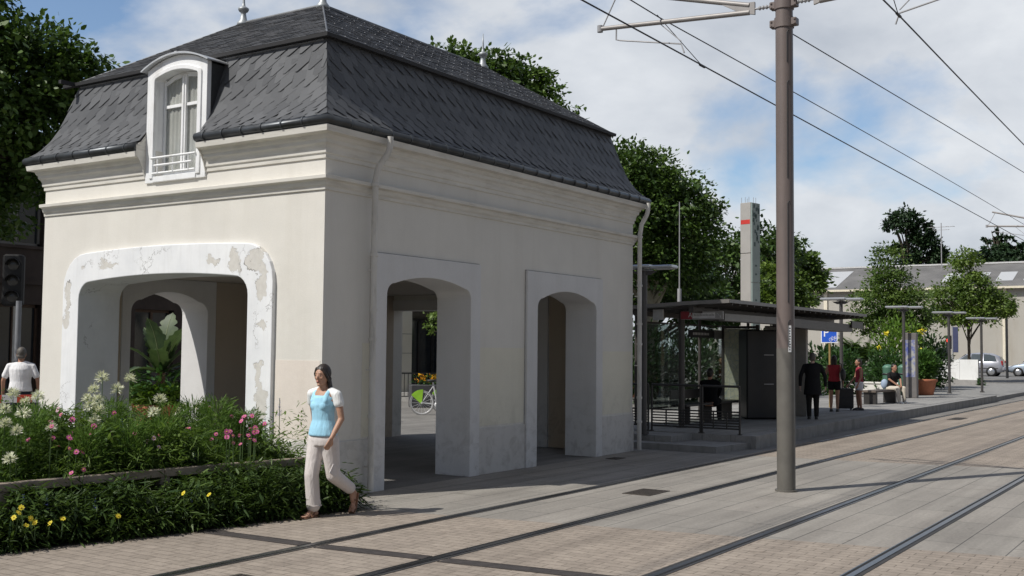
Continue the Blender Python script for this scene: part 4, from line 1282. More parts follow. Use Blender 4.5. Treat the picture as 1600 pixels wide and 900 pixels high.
# ---- simpler standing / sitting figures further away (still one skin, tapered limbs)
def figure(loc, rz, label, H=1.7, skin=M_skin3, hair=M_hair, hairlen='short', top=None, topc=None, sleeve='short', low='trousers', lowc=None, shoe=None,
           arms=((.02, .03), (.02, .03)), legs=None, sit=False, headrot=0, coat=False, slim=1.0, voxel=.016, bend=0.0):
    r = empty('person', loc, rz, label, 'person')
    k = H/1.70
    def P_(x, y, z): return V(x*k, y*k, z*k)
    b = MB()
    hz = 1.575 if not sit else 1.165
    dz = hz-1.575
    HMx = rot(headrot)
    hc = P_(.03+bend, 0, hz)
    head_mesh(b, hc, k, HMx)
    b.cap(P_(bend*.8, 0, 1.38+dz), .056*k, P_(.012+bend, 0, 1.50+dz), .05*k, 12)
    s_ = slim
    tor = [(0, .80, .09, .13), (0, .88, .115, .165), (.0, .98, .112, .155), (bend*.3, 1.08, .10, .14), (bend*.5, 1.2, .11, .155), (bend*.7, 1.3, .112, .172), (bend*.8, 1.385, .08, .155), (bend*.8, 1.425, .05, .07)]
    b.loft([(x*k, 0, (z+dz)*k, rx*k*s_, ry*k*s_) for x, z, rx, ry in tor])
    J = {}
    for e, (fwd, outw), key in ((1, arms[0], 'L'), (-1, arms[1], 'R')):
        S_ = P_(bend*.8, e*.178*s_, 1.355+dz)
        if isinstance(fwd, tuple): E_, W_ = P_(*fwd), P_(*outw)
        else: E_ = P_(bend*.6+fwd*.5, e*(.235+outw)*s_, 1.09+dz); W_ = P_(bend*.5+fwd*2+.04, e*(.245+outw)*s_, .84+dz)
        J[key] = (S_, E_, W_)
        b.cap(S_, .05*k, E_, .038*k, 10); b.cap(E_, .038*k, W_, .026*k, 10)
        dd = (W_-E_).normalized()
        hand(b, W_, dd, (0, -e, .1), -e, k, .35)
    lg = legs or (((.0, .09, .87), (.02, .09, .47), (-.02, .09, .08)), ((.0, -.09, .87), (.03, -.09, .47), (.0, -.09, .08)))
    G_ = []
    for (h_, k_, a_) in lg:
        h_, k_, a_ = P_(*h_), P_(*k_), P_(*a_)
        G_.append((h_, k_, a_))
        b.cap(h_, .085*k, k_, .056*k, 12); b.cap(k_, .056*k, k_*.6+a_*.4, .054*k, 10); b.cap(k_*.6+a_*.4, .054*k, a_, .034*k, 10)
        foot(b, a_, a_+V(-.045*k, 0, -.04*k), a_+V(.115*k, 0, -.048*k), a_+V(.16*k, 0, -.056*k), k)
    body = fuse(b, 'body', skin, r, voxel*.62, 3)
    face_bits(hc, k, HMx, body, M_eye, M_lip)
    # top
    b = MB()
    z0 = .90 if not coat else .62
    rings = [(0, z0, .135 if not coat else .15, .185 if not coat else .20), (0, z0+.03, .137 if not coat else .15, .187 if not coat else .20), (0, .98, .130, .175), (bend*.3, 1.08, .120, .162), (bend*.5, 1.2, .128, .172), (bend*.7, 1.3, .128, .182), (bend*.8, 1.375, .095, .16), (bend*.8, 1.425, .062, .085)]
    b.loft([(x*k, 0, (z+dz)*k, rx*k*s_, ry*k*s_) for x, z, rx, ry in rings])
    for key in 'LR':
        S_, E_, W_ = J[key]
        if sleeve == 'long':
            b.cap(P_(bend*.8, e*.07, 1.405+dz), .045*k, S_, .055*k, 12); b.cap(S_, .056*k, E_, .052*k, 12); b.cap(E_, .052*k, E_*.08+W_*.92, .042*k, 12)
        elif sleeve == 'short':
            b.cap(P_(bend*.8, e*.07, 1.405+dz), .045*k, S_, .054*k, 12); b.cap(S_, .055*k, S_*.35+E_*.65, .062*k, 12)
        else:
            b.cap(S_*.7+P_(0, 0, 1.39+dz)*.3, .05*k, S_, .052*k, 10)
    fuse(b, 'top', topc, r, voxel, 4)
    b = MB()
    if not sit: b.loft([(0, 0, (z+dz)*k, rx*k*s_, ry*k*s_) for z, rx, ry in ((.78, .11, .165), (.86, .128, .18), (.93, .122, .172), (.965, .112, .16))])
    else: b.cap(G_[0][0], .105*k, G_[1][0], .105*k, 12); b.cap(P_(0, -.06, .5), .11*k, P_(0, .06, .5), .11*k, 12)
    for (h_, k_, a_) in G_:
        if low == 'trousers':
            pts = [h_, h_*.5+k_*.5, k_, k_*.5+a_*.5, k_*.04+a_*.96]; rs = [.105*k, .09*k, .075*k, .066*k, .060*k]
        else:
            pts = [h_, h_*.62+k_*.38]; rs = [.108*k, .10*k]
        for i in range(len(pts)-1): b.cap(pts[i], rs[i], pts[i+1], rs[i+1], 12)
    fuse(b, 'trousers' if low == 'trousers' else 'shorts', lowc, r, voxel, 4)
    if shoe:
        for (h_, k_, a_) in G_:
            b = MB(); b.cap(a_+V(-.05*k, 0, -.035*k), .042*k, a_+V(.11*k, 0, -.045*k), .040*k, 10); b.cap(a_+V(.02*k, 0, -.02*k), .045*k, a_+V(.16*k, 0, -.05*k), .036*k, 10)
            b.box(a_.x-.1*k, a_.x+.2*k, a_.y-.042*k, a_.y+.042*k, a_.z-.086*k, a_.z-.06*k)
            fuse(b, 'shoe', shoe, r, voxel*.6, 2)
    # hair
    b = MB()
    def q(x, y, z): return hc + HMx @ V(x*k, y*k, z*k)
    b.ell(q(-.02, 0, .024), .098*k, .084*k, .104*k, 16, 11, HMx)
    if hairlen == 'short': b.cap(q(-.07, -.03, -.05), .04*k, q(-.07, .03, -.05), .04*k, 10)
    else:
        b.cap(q(-.06, -.04, -.02), .055*k, q(-.055, -.035, -.16), .05*k, 10); b.cap(q(-.06, .04, -.02), .055*k, q(-.055, .035, -.16), .05*k, 10)
    fuse(b, 'hair', hair, r, voxel*.7, 3)
    return r
C_ = cloth
PZ = .25
shoe_b = mat('black_shoe', (.02, .02, .02), .5); shoe_w = mat('white_shoe', (.6, .6, .58), .6)
figure((2.53, 10.35, 0), .85, 'person in a white t-shirt seen from behind beside the traffic light', 1.84, M_skin2, M_hairg, 'short', None, C_('white_tee', (.82, .82, .84)), 'short', 'trousers', C_('dark_jeans', (.03, .035, .05)), shoe_b, arms=((.03, .03), (.0, .03)), slim=1.1, voxel=.014)
figure((16.3, -.84, PZ), .35, 'person in a long dark coat standing with their back turned on the platform', 1.62, M_skin3, M_hairg, 'short', None, C_('dark_coat', (.018, .018, .02)), 'long', 'trousers', C_('dark_trousers', (.022, .021, .02)), shoe_b, arms=((.0, .03), (.0, .04)), coat=True, slim=1.12)
red = figure((20.07, -.20, PZ), .2, 'person in a red top and black shorts with a bag on the shoulder', 1.55, M_skin2, M_hair, 'long', None, C_('red_top', (.34, .035, .045)), 'none', 'shorts', C_('black_shorts', (.012, .012, .013)), shoe_b, arms=((.02, .03), (.1, .0)), slim=.96)
figure((21.25, -.55, PZ), 2.2, 'person in a dark red top and white shorts standing beside the suitcase', 1.46, M_skin2, M_hair, 'long', None, C_('dark_red_top', (.26, .03, .05)), 'none', 'shorts', C_('white_shorts', (.72, .72, .75)), shoe_b, arms=((.05, .02), (.12, -.03)), slim=.9)
M_bag = mat('black_bag', (.015, .014, .013), .6)
b = MB(); b.ell((20.0, -.47, PZ+1.02), .13, .07, .17, 14, 10); b.tube([(20.0, -.45, PZ+1.12), (20.02, -.42, PZ+1.30), (20.05, -.34, PZ+1.34)], .014, 6); b.tube([(20.02, -.44, PZ+.95), (20.0, -.46, PZ+.6), (20.03, -.42, PZ+.95)], .008, 6)
tag(b.build('shoulder_bag', M_bag), 'black shoulder bag hanging behind the person in the red top', 'bag')
# seated figures
def seat_legs(kx, fx, w_=.1):
    return (((0, w_, .47), (kx, w_+.02, .50), (fx, w_+.02, .08)), ((0, -w_, .47), (kx, -w_-.02, .50), (fx+.05, -w_-.02, .08)))
figure((26.75, -.02, PZ-.02), -2.2, 'person in a black t-shirt and beige trousers sitting on the platform bench', 1.70, M_skin2, M_hair, 'short', None, C_('black_tee', (.015, .015, .016)), 'short', 'trousers', C_('beige_chinos', (.55, .50, .42)), shoe_w,
       arms=(((.16, .22, .78), (.36, .08, .60)), ((.16, -.22, .78), (.36, -.06, .60))), legs=seat_legs(.44, .46), sit=True, bend=.10)
figure((13.7, .72, PZ-.02), .2, 'person in dark clothes sitting in the shade inside the tram shelter', 1.66, M_skin2, M_hair, 'short', None, C_('black_top', (.008, .008, .009)), 'long', 'trousers', C_('black_jeans', (.01, .01, .012)), shoe_b,
       arms=(((.12, .22, .80), (.34, .10, .56)), ((.12, -.22, .80), (.34, -.10, .56))), legs=seat_legs(.44, .46), sit=True, slim=1.1)
# suitcase
sc0 = empty('suitcase', (21.02, -.22, PZ), .5, 'black wheeled suitcase standing upright beside the person in white shorts', 'suitcase')
b = MB(); b.box(-.13, .13, -.21, .21, .05, .62, bev=.03); b.box(-.145, -.13, -.17, .17, .12, .36, bev=.01); b.build('shell', M_bag, sc0)
b = MB(); b.tube([(.06, -.12, .62), (.06, -.12, .80), (.06, .12, .80), (.06, .12, .62)], .012, 8); b.build('pull_handle', mat('handle_grey', (.15, .15, .15), .4, .6), sc0)
for e in (-1, 1):
    b = MB(); b.tube([(.08, e*.17-.015, .03), (.08, e*.17+.015, .03)], .03, 12); b.build('wheel', M_bag, sc0)
b = MB(); b.ell((26.95, .26, PZ+.60), .075, .12, .16, 14, 10)
tag(b.build('backpack', mat('pale_blue_nylon', (.30, .38, .50), .7)), 'pale blue bag on the bench behind the sitting person', 'bag')
# ------------------------------------------------------------------ overhead line
M_mast = mat('mast_brown', (.152, .122, .112), .45, .0, var=.10, scale=2.0, bmp=.05, grime=(.12, .10, .095), gscale=(3, 3, .3))
M_mastd = mat('mast_base_coat', (.125, .118, .105), .5, var=.15, scale=3)
M_arm = mat('bracket_grey', (.30, .285, .275), .5, .2, var=.12, scale=4)
M_dark = mat('dark_steel', (.035, .035, .037), .5, .3, var=.2)
M_wire = mat('overhead_wire', (.03, .03, .033), .5, .6)
M_insul = mat('insulator', (.33, .33, .34), .35)
def catenary(x, y, label):
    r = empty('catenary_mast', (x, y, 0), 0, label, 'mast')
    b = MB(); b.tube([(0, 0, 1.93), (0, 0, 7.9)], [.120, .118], 24)
    for (z0, z1) in ((5.95, 6.60), (3.95, 5.45), (2.05, 3.72)):
        a = math.radians(214)
        q = lambda aa, z: (.122*math.cos(aa), .122*math.sin(aa), z)
    pole = b.build('pole', M_mast, r)
    for (z0, z1) in ((5.85, 6.28), (4.25, 5.58), (2.55, 3.92), (1.95, 2.3)):
        g_ = MB(); a = math.radians(218); rr_ = .1205
        pts = [(rr_*math.cos(a), rr_*math.sin(a), z0), (rr_*math.cos(a), rr_*math.sin(a), z1-.02), (rr_*math.cos(a+.08), rr_*math.sin(a+.08), z1+.005), (rr_*math.cos(a+.25), rr_*math.sin(a+.25), z1+.01)]
        g_.tube(pts, .007, 6); g_.build('groove', M_dark, pole)
    b = MB(); b.tube([(0, 0, 0), (0, 0, 1.93)], [.123, .122], 24); b.tube([(0, 0, 0), (0, 0, .03)], .15, 24)
    b.build('base_coat', M_mastd, r)
    for z in (6.68, 6.42):
        b = MB(); b.tube([(0, 0, z-.07), (0, 0, z+.07)], .135, 20)
        b.box(-.06, .06, -.19, .19, z-.05, z+.05, bev=.006)
        for e in (-1, 1):
            for zz_ in (-.03, .03): b.tube([(-.075, e*.165, z+zz_), (.075, e*.165, z+zz_)], .014, 6)
        b.build('clamp', M_mast, r)
    for e in (1, -1):
        # V-shaped bracket: two beams from one plate, insulated from the pole
        b = MB()
        for i in range(4): b.lathe([(.02, -.02), (.034, 0), (.02, .02)], (0, 0, 0), 10, Matrix.Translation((0, e*(.20+.05*i), 6.69)) @ Matrix.Rotation(PI/2, 4, 'X'))
        b.tube([(0, e*.13, 6.69), (0, e*.43, 6.69)], .016, 8)
        b.build('insulator', M_insul, r)
        dz = 0.0 if e > 0 else -.05
        b = MB()
        b.prism([(.42, 6.61), (.42, 6.79), (.62, 6.80), (.95, 6.85), (.62, 6.66)], (lambda a, c, t: (-.02+t, e*a, c)), .04)
        b.build('bracket_plate', M_arm, r, fixn=True)
        b = MB(); b.tube([(0, e*.5, 6.655), (0, e*2.9, 6.79+dz)], [.038, .034], 10); b.build('lower_arm', M_arm, r)
        b = MB(); b.tube([(0, e*.5, 6.755), (0, e*2.7, 7.33+dz)], [.038, .032], 10); b.build('upper_arm', M_arm, r)
        b = MB(); b.tube([(0, e*2.86, 6.80+dz), (0, e*2.6, 7.28+dz)], .010, 6); b.tube([(0, e*2.9, 6.74+dz), (0, e*2.9, 6.84+dz)], .045, 10)
        b.build('strut', M_insul, r)
        b = MB(); b.tube([(0, e*2.62, 6.74+dz), (0, e*2.62, 6.58+dz), (.0, e*2.55, 6.56+dz), (0, e*1.55, 6.36+dz), (0, e*1.50, 6.22+dz)], .012, 6)
        b.tube([(0, e*1.9, 6.72+dz), (0, e*1.55, 6.40+dz)], .008, 6)
        b.build('steady_arm', M_insul, r)
    return r
catenary(4.40, -4.39, 'tall brown steel mast with V-shaped arms standing between the two tracks in the foreground')
catenary(35.2, -4.39, 'far overhead line mast at the right edge with brackets seen over the rooftops')
def wire(name, pts, r, label):
    b = MB(); b.tube(pts, r, 6)
    tag(b.build(name, M_wire), label, 'wire', 'overhead wires above the tracks')
def cat_wire(x0, x1, y, z0, z1, sag, n=14):
    return [(x0+(x1-x0)*i/n, y, z0+(z1-z0)*i/n - sag*4*(i/n)*(1-i/n)) for i in range(n+1)]
wire('contact_wire', cat_wire(-30, 4.4, -2.86, 6.25, 6.20, .0) + cat_wire(4.4, 35.2, -2.86, 6.20, 6.13, .0)[1:] + [(70, -2.86, 6.1)], .011, 'thick dark contact wire above the track beside the pavilion, crossing the mast lowest')
wire('messenger_wire', cat_wire(-30, 4.4, -2.50, 7.6, 6.80, .1) + cat_wire(4.4, 35.2, -2.50, 6.80, 7.0, -.05)[1:] + [(70, -2.5, 7.2)], .009, 'thin upper wire running over the left bracket arm of the tall mast')
wire('contact_wire', cat_wire(-30, 4.4, -5.95, 6.25, 6.26, .0) + cat_wire(4.4, 35.2, -5.95, 6.26, 6.1, .06)[1:] + [(70, -5.95, 6.0)], .011, 'steep dark contact wire above the near track, right of the mast')
wire('stay_wire', [(4.5, -4.45, 6.30), (12, -4.9, 6.28), (19.2, -5.22, 6.33), (35, -5.95, 6.4)], .008, 'thin wire starting at the lower clamp of the mast and running off to the right')
for (x, ya, za, yb, zb) in ((5.0, -2.50, 6.80, -2.86, 6.19), (4.2, -5.95, 6.74, -5.95, 6.26)):
    b = MB(); b.tube([(x-.7, ya, za+.02), (x+.1, yb, zb)], .006, 5); b.tube([(x+.02, yb, zb), (x+.2, yb, zb)], .02, 6)
    tag(b.build('dropper', M_wire), 'short slanting dropper between the wires %s the mast' % ('left of' if ya > -4 else 'right of'), 'wire')
# white strip with small marks on the mast
b = MB(); a = math.radians(226)
for z in (0,):
    b.box(.1225, .1245, -.022, .022, 1.88, 2.24, M=Matrix.Rotation(a, 4, 'Z') @ Matrix.Translation((0, 0, 0)))
st = b.build('number_strip', mat('white_sticker', (.85, .86, .86), .5, var=.02)); st.location = (4.40, -4.39, 0)
tag(st, 'narrow white number strip stuck on the brown mast', 'sticker')
b = MB()
for i in range(9):
    b.box(.1245, .1252, -.009, .006+.003*(i % 3), 1.905+i*.036, 1.922+i*.036, M=Matrix.Rotation(a, 4, 'Z'))
b.build('marking', M_dark, st)

# ------------------------------------------------------------------ platform
M_plat = paver_mat('platform_slabs', (.31, .305, .295), (.27, .265, .256), (.14, .137, .13), .6, .6, .006, stain=.14)
M_kerb = mat('kerb_stone', (.25, .245, .235), .85, var=.15, scale=4, bmp=.15, grime=(.13, .125, .12))
PX0 = 10.25
def slab_run(name, xs, yr, yl, z, m, top):
    vs, fs = [], []
    for i, x in enumerate(xs):
        zz_ = z[i] if hasattr(z, '__len__') else z
        a = yr[i] if hasattr(yr, '__len__') else yr
        vs += [(x, a, -.02), (x, a, zz_), (x, yl, zz_), (x, yl, -.02)]
    n = len(xs)
    for i in range(n-1):
        for j in range(3): fs.append([4*i+j, 4*i+j+1, 4*i+4+j+1, 4*i+4+j][::-1])
    fs += [[0, 1, 2, 3], [4*n-1, 4*n-2, 4*n-3, 4*n-4]]
    mb = MB(); mb.add(vs, fs)
    o = mb.build(name, m, fixn=True); o['kind'] = 'structure'; return o
pxs = [PX0, 12, 16, 22, 28, 34, 36.2]
pyr = [-1.72, -1.64, -1.58, -1.55, -1.55, -1.57, -1.58]
slab_run('platform', pxs, -1.302, 3.4, .25, M_plat, True)
slab_run('platform_edge', pxs, pyr, -1.306, .246, M_kerb, True)
slab_run('platform_edge', [36.2, 42, 50, 60], [-1.5, -1.35, -1.4, -1.9], 3.4, [.17, .15, .13, .11], M_kerb, True)
slab_run('platform_step', [8.95, PX0-.01], [-1.45, -1.60], 3.0, .12, M_kerb, True)
slab_run('platform_step', [9.35, PX0-.012], [-.35, -.42], 3.0, .235, M_plat, True)

# ------------------------------------------------------------------ tram shelter
M_sh = mat('shelter_bronze', (.075, .068, .063), .45, .3, var=.15, scale=3)
M_shl = mat('shelter_edge', (.20, .19, .18), .45, .3, var=.1)
M_gl = glass_mat('shelter_glass', (.72, .76, .75), .02)
sh = empty('tram_shelter', (10.5, 0, PZ), 0, 'dark metal tram shelter with a thin overhanging roof and glass back walls', 'shelter')
def sl_(x, y, z): return (x-10.5, y, z-PZ)
b = MB()
# roof: thin wedge, rising towards the tracks
ro = [(1.75, 2.72, 2.78), (-.30, 2.83, 2.90), (-1.10, 2.87, 2.90)]
vs = []
XR0, XR1 = 10.42, 20.0
for x in (XR0, XR1):
    for (y, zb_, zt_) in ro: vs += [sl_(x, y, zb_), sl_(x, y, zt_)]
fs = []
for j in range(2): fs += [[2*j+1, 2*j+3, 6+2*j+3, 6+2*j+1], [2*j, 6+2*j, 6+2*j+2, 2*j+2], [2*j, 2*j+2, 2*j+3, 2*j+1], [6+2*j, 6+2*j+1, 6+2*j+3, 6+2*j+2]]
fs += [[0, 1, 7, 6], [4, 10, 11, 5]]
b.add(vs, fs)
b.build('roof', M_sh, sh, fixn=True)
b = MB()
b.bar(sl_(10.40, 1.76, 2.745), sl_(10.40, -.30, 2.855), .03, .075); b.bar(sl_(10.40, -.30, 2.855), sl_(10.40, -1.12, 2.88), .03, .075)
b.bar(sl_(10.40, -1.115, 2.88), sl_(20.0, -1.115, 2.88), .03, .07)
b.build('roof_edge', M_shl, sh)
b = MB()
for i in range(24):
    x = 10.7 + i*.4
    b.bar(sl_(x, -1.06, 2.83), sl_(x, 1.6, 2.685), .05, .045)
for y in (-.25, 1.0): b.bar(sl_(10.5, y, 2.73-.05*(y > 0)), sl_(19.8, y, 2.73-.05*(y > 0)), .10, .14)
b.build('roof_rib', M_sh, sh)
for (x, y, rr_) in ((11.5, .42, .065), (17.9, .42, .065), (11.6, 1.55, .04), (15.0, 1.55, .04), (18.2, 1.55, .04), (14.9, -.55, .04)):
    b = MB(); b.tube([sl_(x, y, PZ), sl_(x, y, 2.72)], rr_, 12); b.tube([sl_(x, y, PZ), sl_(x, y, PZ+.02)], rr_*1.9, 12); b.build('post', M_sh, sh)
for (x0, x1, y) in ((11.7, 13.2, 1.55), (13.3, 14.9, 1.55), (15.1, 16.6, 1.55), (16.7, 18.1, 1.55)):
    b = MB(); b.box(x0-10.5, x1-10.5, y-.006, y+.006, .35, 2.25); pn = b.build('glass_panel', M_gl, sh)
    b = MB()
    for z in (.33, 2.26): b.bar(sl_(x0, y, PZ+z), sl_(x1, y, PZ+z), .04, .04)
    b.build('panel_frame', M_sh, pn)
b = MB(); b.box(11.62-10.5, 11.632-10.5, .5, 1.5, .35, 2.2); b.build('glass_panel', M_gl, sh)
b = MB(); b.box(17.3-10.5, 17.45-10.5, -.35, .75, 0, 2.30, bev=.01); b.build('end_panel', mat('end_panel_grey', (.30, .28, .255), .6, var=.1), sh)
b = MB(); b.box(12.2-10.5, 15.2-10.5, .62, 1.0, .40, .45, bev=.01); b.box(12.2-10.5, 15.2-10.5, 1.0, 1.04, .55, .75)
for x in (12.5, 13.7, 14.9): b.box(x-10.53, x-10.47, .68, .95, 0, .40)
b.build('bench', M_sh, sh)
b = MB(); b.bar(sl_(11.2, -.62, 2.585), sl_(14.4, -.72, 2.585), .14, .15); b.build('header_beam', M_shl, sh)
b = MB(); b.bar(sl_(14.6, -.70, 2.55), sl_(19.2, -.72, 2.52), .5, .20); b.bar(sl_(19.0, -1.0, 2.62), sl_(20.0, -1.0, 2.60), .04, .18); b.build('header_beam', M_sh, sh)
b = MB(); b.box(10.60-10.5, 10.66-10.5, .43, .66, 2.52-PZ, 2.74-PZ, bev=.006); b.build('roof_box', mat('light_box_grey', (.42, .41, .40), .5), sh)

def text_mesh(name, body, size, m, parent, M4, ext=.001):
    c = bpy.data.curves.new(name, 'FONT'); c.body = body; c.size = size; c.extrude = ext; c.align_x = 'CENTER'; c.align_y = 'CENTER'
    o = bpy.data.objects.new(name, c); COL.objects.link(o)
    dg = bpy.context.evaluated_depsgraph_get()
    me = bpy.data.meshes.new_from_object(o.evaluated_get(dg)); bpy.data.objects.remove(o)
    me.transform(M4); me.materials.clear(); me.materials.append(m)
    me.name = name
    ob = bpy.data.objects.new(name, me); COL.objects.link(ob); ob.parent = parent
    return ob
# faces -X: text x axis runs along -Y
FACE_MX = Matrix(((0, 0, -1, 0), (-1, 0, 0, 0), (0, 1, 0, 0), (0, 0, 0, 1)))
M_red = mat('sign_red', (.30, .03, .04), .5); M_signw = mat('sign_grey', (.36, .35, .345), .5, var=.05); M_txtw = mat('sign_white', (.7, .7, .7), .5); M_txtd = mat('sign_ink', (.05, .05, .055), .6)
sg = empty('direction_sign', (10.95, -.28, 2.62), 0, 'hanging sign with red square letter A and slanting arrow under the shelter roof', 'sign')
b = MB(); b.box(0, .05, -.47, .47, -.085, .085, bev=.004); b.build('board', M_signw, sg)
b = MB(); b.box(-.004, .001, .21, .465, -.08, .08); b.build('red_panel', M_red, sg)
text_mesh('letter', 'A', .14, M_txtw, sg, Matrix.Translation((-.006, .25, 0)) @ FACE_MX)
b = MB(); b.box(-.003, .001, -.30, .20, -.055, .055); b.build('text_panel', M_txtw, sg)
b = MB()
for i in range(14): b.box(-.005, -.002, .16-i*.033-.012, .16-i*.033+.010, -.018, .018+(.012 if i % 4 == 0 else 0))
b.build('lettering', M_signw, sg)
b = MB(); b.bar((-.005, -.345, .045), (-.005, -.42, -.045), .003, .016, up=(1, 0, 0)); b.bar((-.005, -.42, -.05), (-.005, -.42, .005), .003, .014, up=(1, 0, 0)); b.bar((-.005, -.425, -.05), (-.005, -.37, -.05), .003, .014, up=(1, 0, 0)); b.build('arrow', M_txtw, sg)
for e in (-1, 1):
    b = MB(); b.tube([(.025, e*.35, .08), (.025, e*.35, .20)], .01, 6); b.build('hanger', M_sh, sg)
# stop name board inside
sb_ = empty('stop_name_sign', (15.0, 1.50, 2.30), 0, 'dark stop name board inside the shelter above the glass', 'sign')
b = MB(); b.box(-.75, .75, -.02, .02, -.09, .09); b.build('board', mat('name_board', (.03, .03, .035), .5), sb_)
b = MB()
for i in range(11): b.box(-.55+i*.09, -.50+i*.09, -.024, -.019, -.03, .03)
b.build('lettering', M_txtw, sb_)
b = MB(); b.box(.78, 1.25, -.02, .02, -.11, .11); b.box(.80, .9, -.026, -.019, -.08, .08); b.build('side_board', M_signw, sb_)
# map case
mp_ = empty('map_case', (16.25, 1.0, PZ), 0, 'tall pale network map in a frame inside the shelter', 'map')
def mapmat():
    m, nt, b_, out = new_mat('network_map')
    v = objvec(nt)
    f = noise_node(nt, v, 6, 6, .6)
    c = ramp(nt, f, .35, .7, (.50, .50, .36), (.66, .64, .52))
    wv = N(nt, 'ShaderNodeTexVoronoi', feature='DISTANCE_TO_EDGE'); wv.inputs['Scale'].default_value = 7; nt.links.new(v, wv.inputs['Vector'])
    c = mixc(nt, ramp(nt, wv.outputs['Distance'], .02, .05, (.6, .6, .6), (0, 0, 0)), c, (.30, .35, .38))
    nt.links.new(c, b_.inputs['Base Color']); b_.inputs['Roughness'].default_value = .3
    return m
b = MB(); b.box(.0, .03, -.43, .43, .40, 2.2); b.build('sheet', mapmat(), mp_)
b = MB()
for y in (-.46, .46): b.box(-.03, .06, y-.03, y+.03, 0, 2.30)
for z in (.38, 2.24): b.box(-.03, .06, -.43, .43, z-.03, z+.03)
b.build('frame', M_sh, mp_)
b = MB()
for (y, z0, z1) in ((-.36, 1.55, 1.75), (-.36, 1.1, 1.3)): b.box(-.004, .0, y-.03, y+.03, z0, z1)
b.build('poster_strip', M_txtw, mp_)
# ticket machine
tm = empty('ticket_machine', (15.6, .12, PZ), .72, 'tall black ticket machine cabinet standing under the shelter roof', 'ticket machine')
M_tm = mat('machine_black', (.016, .016, .018), .4, var=.1)
b = MB(); b.box(-.3, .3, -.55, .55, .02, 2.15, bev=.03); b.build('cabinet', M_tm, tm)
for z in (1.55, .85):
    b = MB(); b.box(-.312, -.302, -.12, .12, z-.012, z+.012); b.build('slot', M_signw, tm)
b = MB(); b.box(-.31, -.3, -.45, -.2, 1.2, 1.5); b.build('display', mat('dark_screen', (.02, .025, .03), .15), tm)

# railing at the head of the platform
M_rail = mat('railing_dark', (.05, .047, .045), .45, .4, var=.1)
def railing(x0, y0, x1, y1, label):
    r = empty('platform_railing', (x0, y0, PZ), 0, label, 'railing')
    dx, dy = x1-x0, y1-y0
    b = MB(); b.tube([(0, 0, .94), (dx, dy, .94)], .024, 8); b.build('handrail', M_rail, r)
    for t in (0, 1):
        b = MB(); b.tube([(dx*t, dy*t, 0), (dx*t, dy*t, .94)], .022, 8); b.tube([(dx*t, dy*t, 0), (dx*t, dy*t, .015)], .05, 8); b.build('post', M_rail, r)
    b = MB()
    for i in range(5):
        z = .16+i*.055; b.bar((0, 0, z), (dx, dy, z), .012, .026)
    b.bar((0, 0, .44), (dx, dy, .44), .03, .03); b.bar((0, 0, .11), (dx, dy, .11), .03, .03)
    for t in (.3, .66): b.bar((dx*t, dy*t, .11), (dx*t, dy*t, .44), .025, .025, up=(1, 0, 0))
    b.build('slats', M_rail, r)
railing(10.28, .52, 10.3, -.54, 'dark slatted platform railing nearest to the pavilion')
railing(10.3, -.58, 10.32, -1.36, 'dark slatted platform railing closest to the tracks')
railing(10.27, 1.7, 10.28, .60, 'dark slatted platform railing partly behind the pavilion corner')
b = MB(); b.tube([(0, 0, 0), (0, 0, 5.05)], [.028, .010], 8); b.tube([(0, 0, 2.3), (0, 0, 3.05)], .05, 8)
am = b.build('antenna_mast', mat('mast_grey', (.33, .33, .34), .5)); am.location = (12.9, 1.12, PZ)
tag(am, 'thin grey antenna mast rising behind the near end of the shelter roof', 'mast')

# ------------------------------------------------------------------ platform lamps
M_lamp = mat('lamp_bronze', (.085, .08, .078), .45, .3, var=.1)
M_lhead = mat('lamp_head_metal', (.50, .51, .52), .35, .6, var=.06)
def lamp(x, y, label, z=PZ):
    r = empty('street_lamp', (x, y, z), 0, label, 'street lamp', 'T-headed lamps along the platform')
    b = MB(); b.tube([(0, 0, 0), (0, 0, 3.22)], .055, 12); b.tube([(0, 0, 0), (0, 0, .04)], .10, 12); b.build('pole', M_lamp, r)
    b = MB(); b.box(-.30, .30, -.05, .05, 3.20, 3.235); b.prism([(-.12, 3.12), (.12, 3.12), (.28, 3.2), (-.28, 3.2)], (lambda a, c, t: (-.03+t, a, c)), .06); b.build('bracket', M_lamp, r, fixn=True)
    for (y0, y1, dz) in ((-.17, .62, 0.0), (-.66, -.20, -.02)):
        b = MB(); b.box(-.16, .16, y0, y1, 3.25+dz, 3.32+dz, bev=.02); h_ = b.build('lamp_head', M_lhead, r)
        b = MB(); b.box(-.11, .11, y0+.05, y1-.05, 3.24+dz, 3.252+dz); b.build('diffuser', mat('lamp_diffuser', (.55, .56, .56), .4), h_)
    return r
lamp(9.37, .24, 'dark T-headed lamp post right beside the pavilion corner')
lamp(23.89, .75, 'T-headed lamp post just past the far end of the shelter roof')
lamp(30.8, .58, 'T-headed lamp post in front of the information totem')
lamp(36.9, .31, 'T-headed lamp post in front of the white hoarding')
lamp(42.2, .05, 'T-headed lamp post farthest along the platform, at the end of the white hoarding', .16)

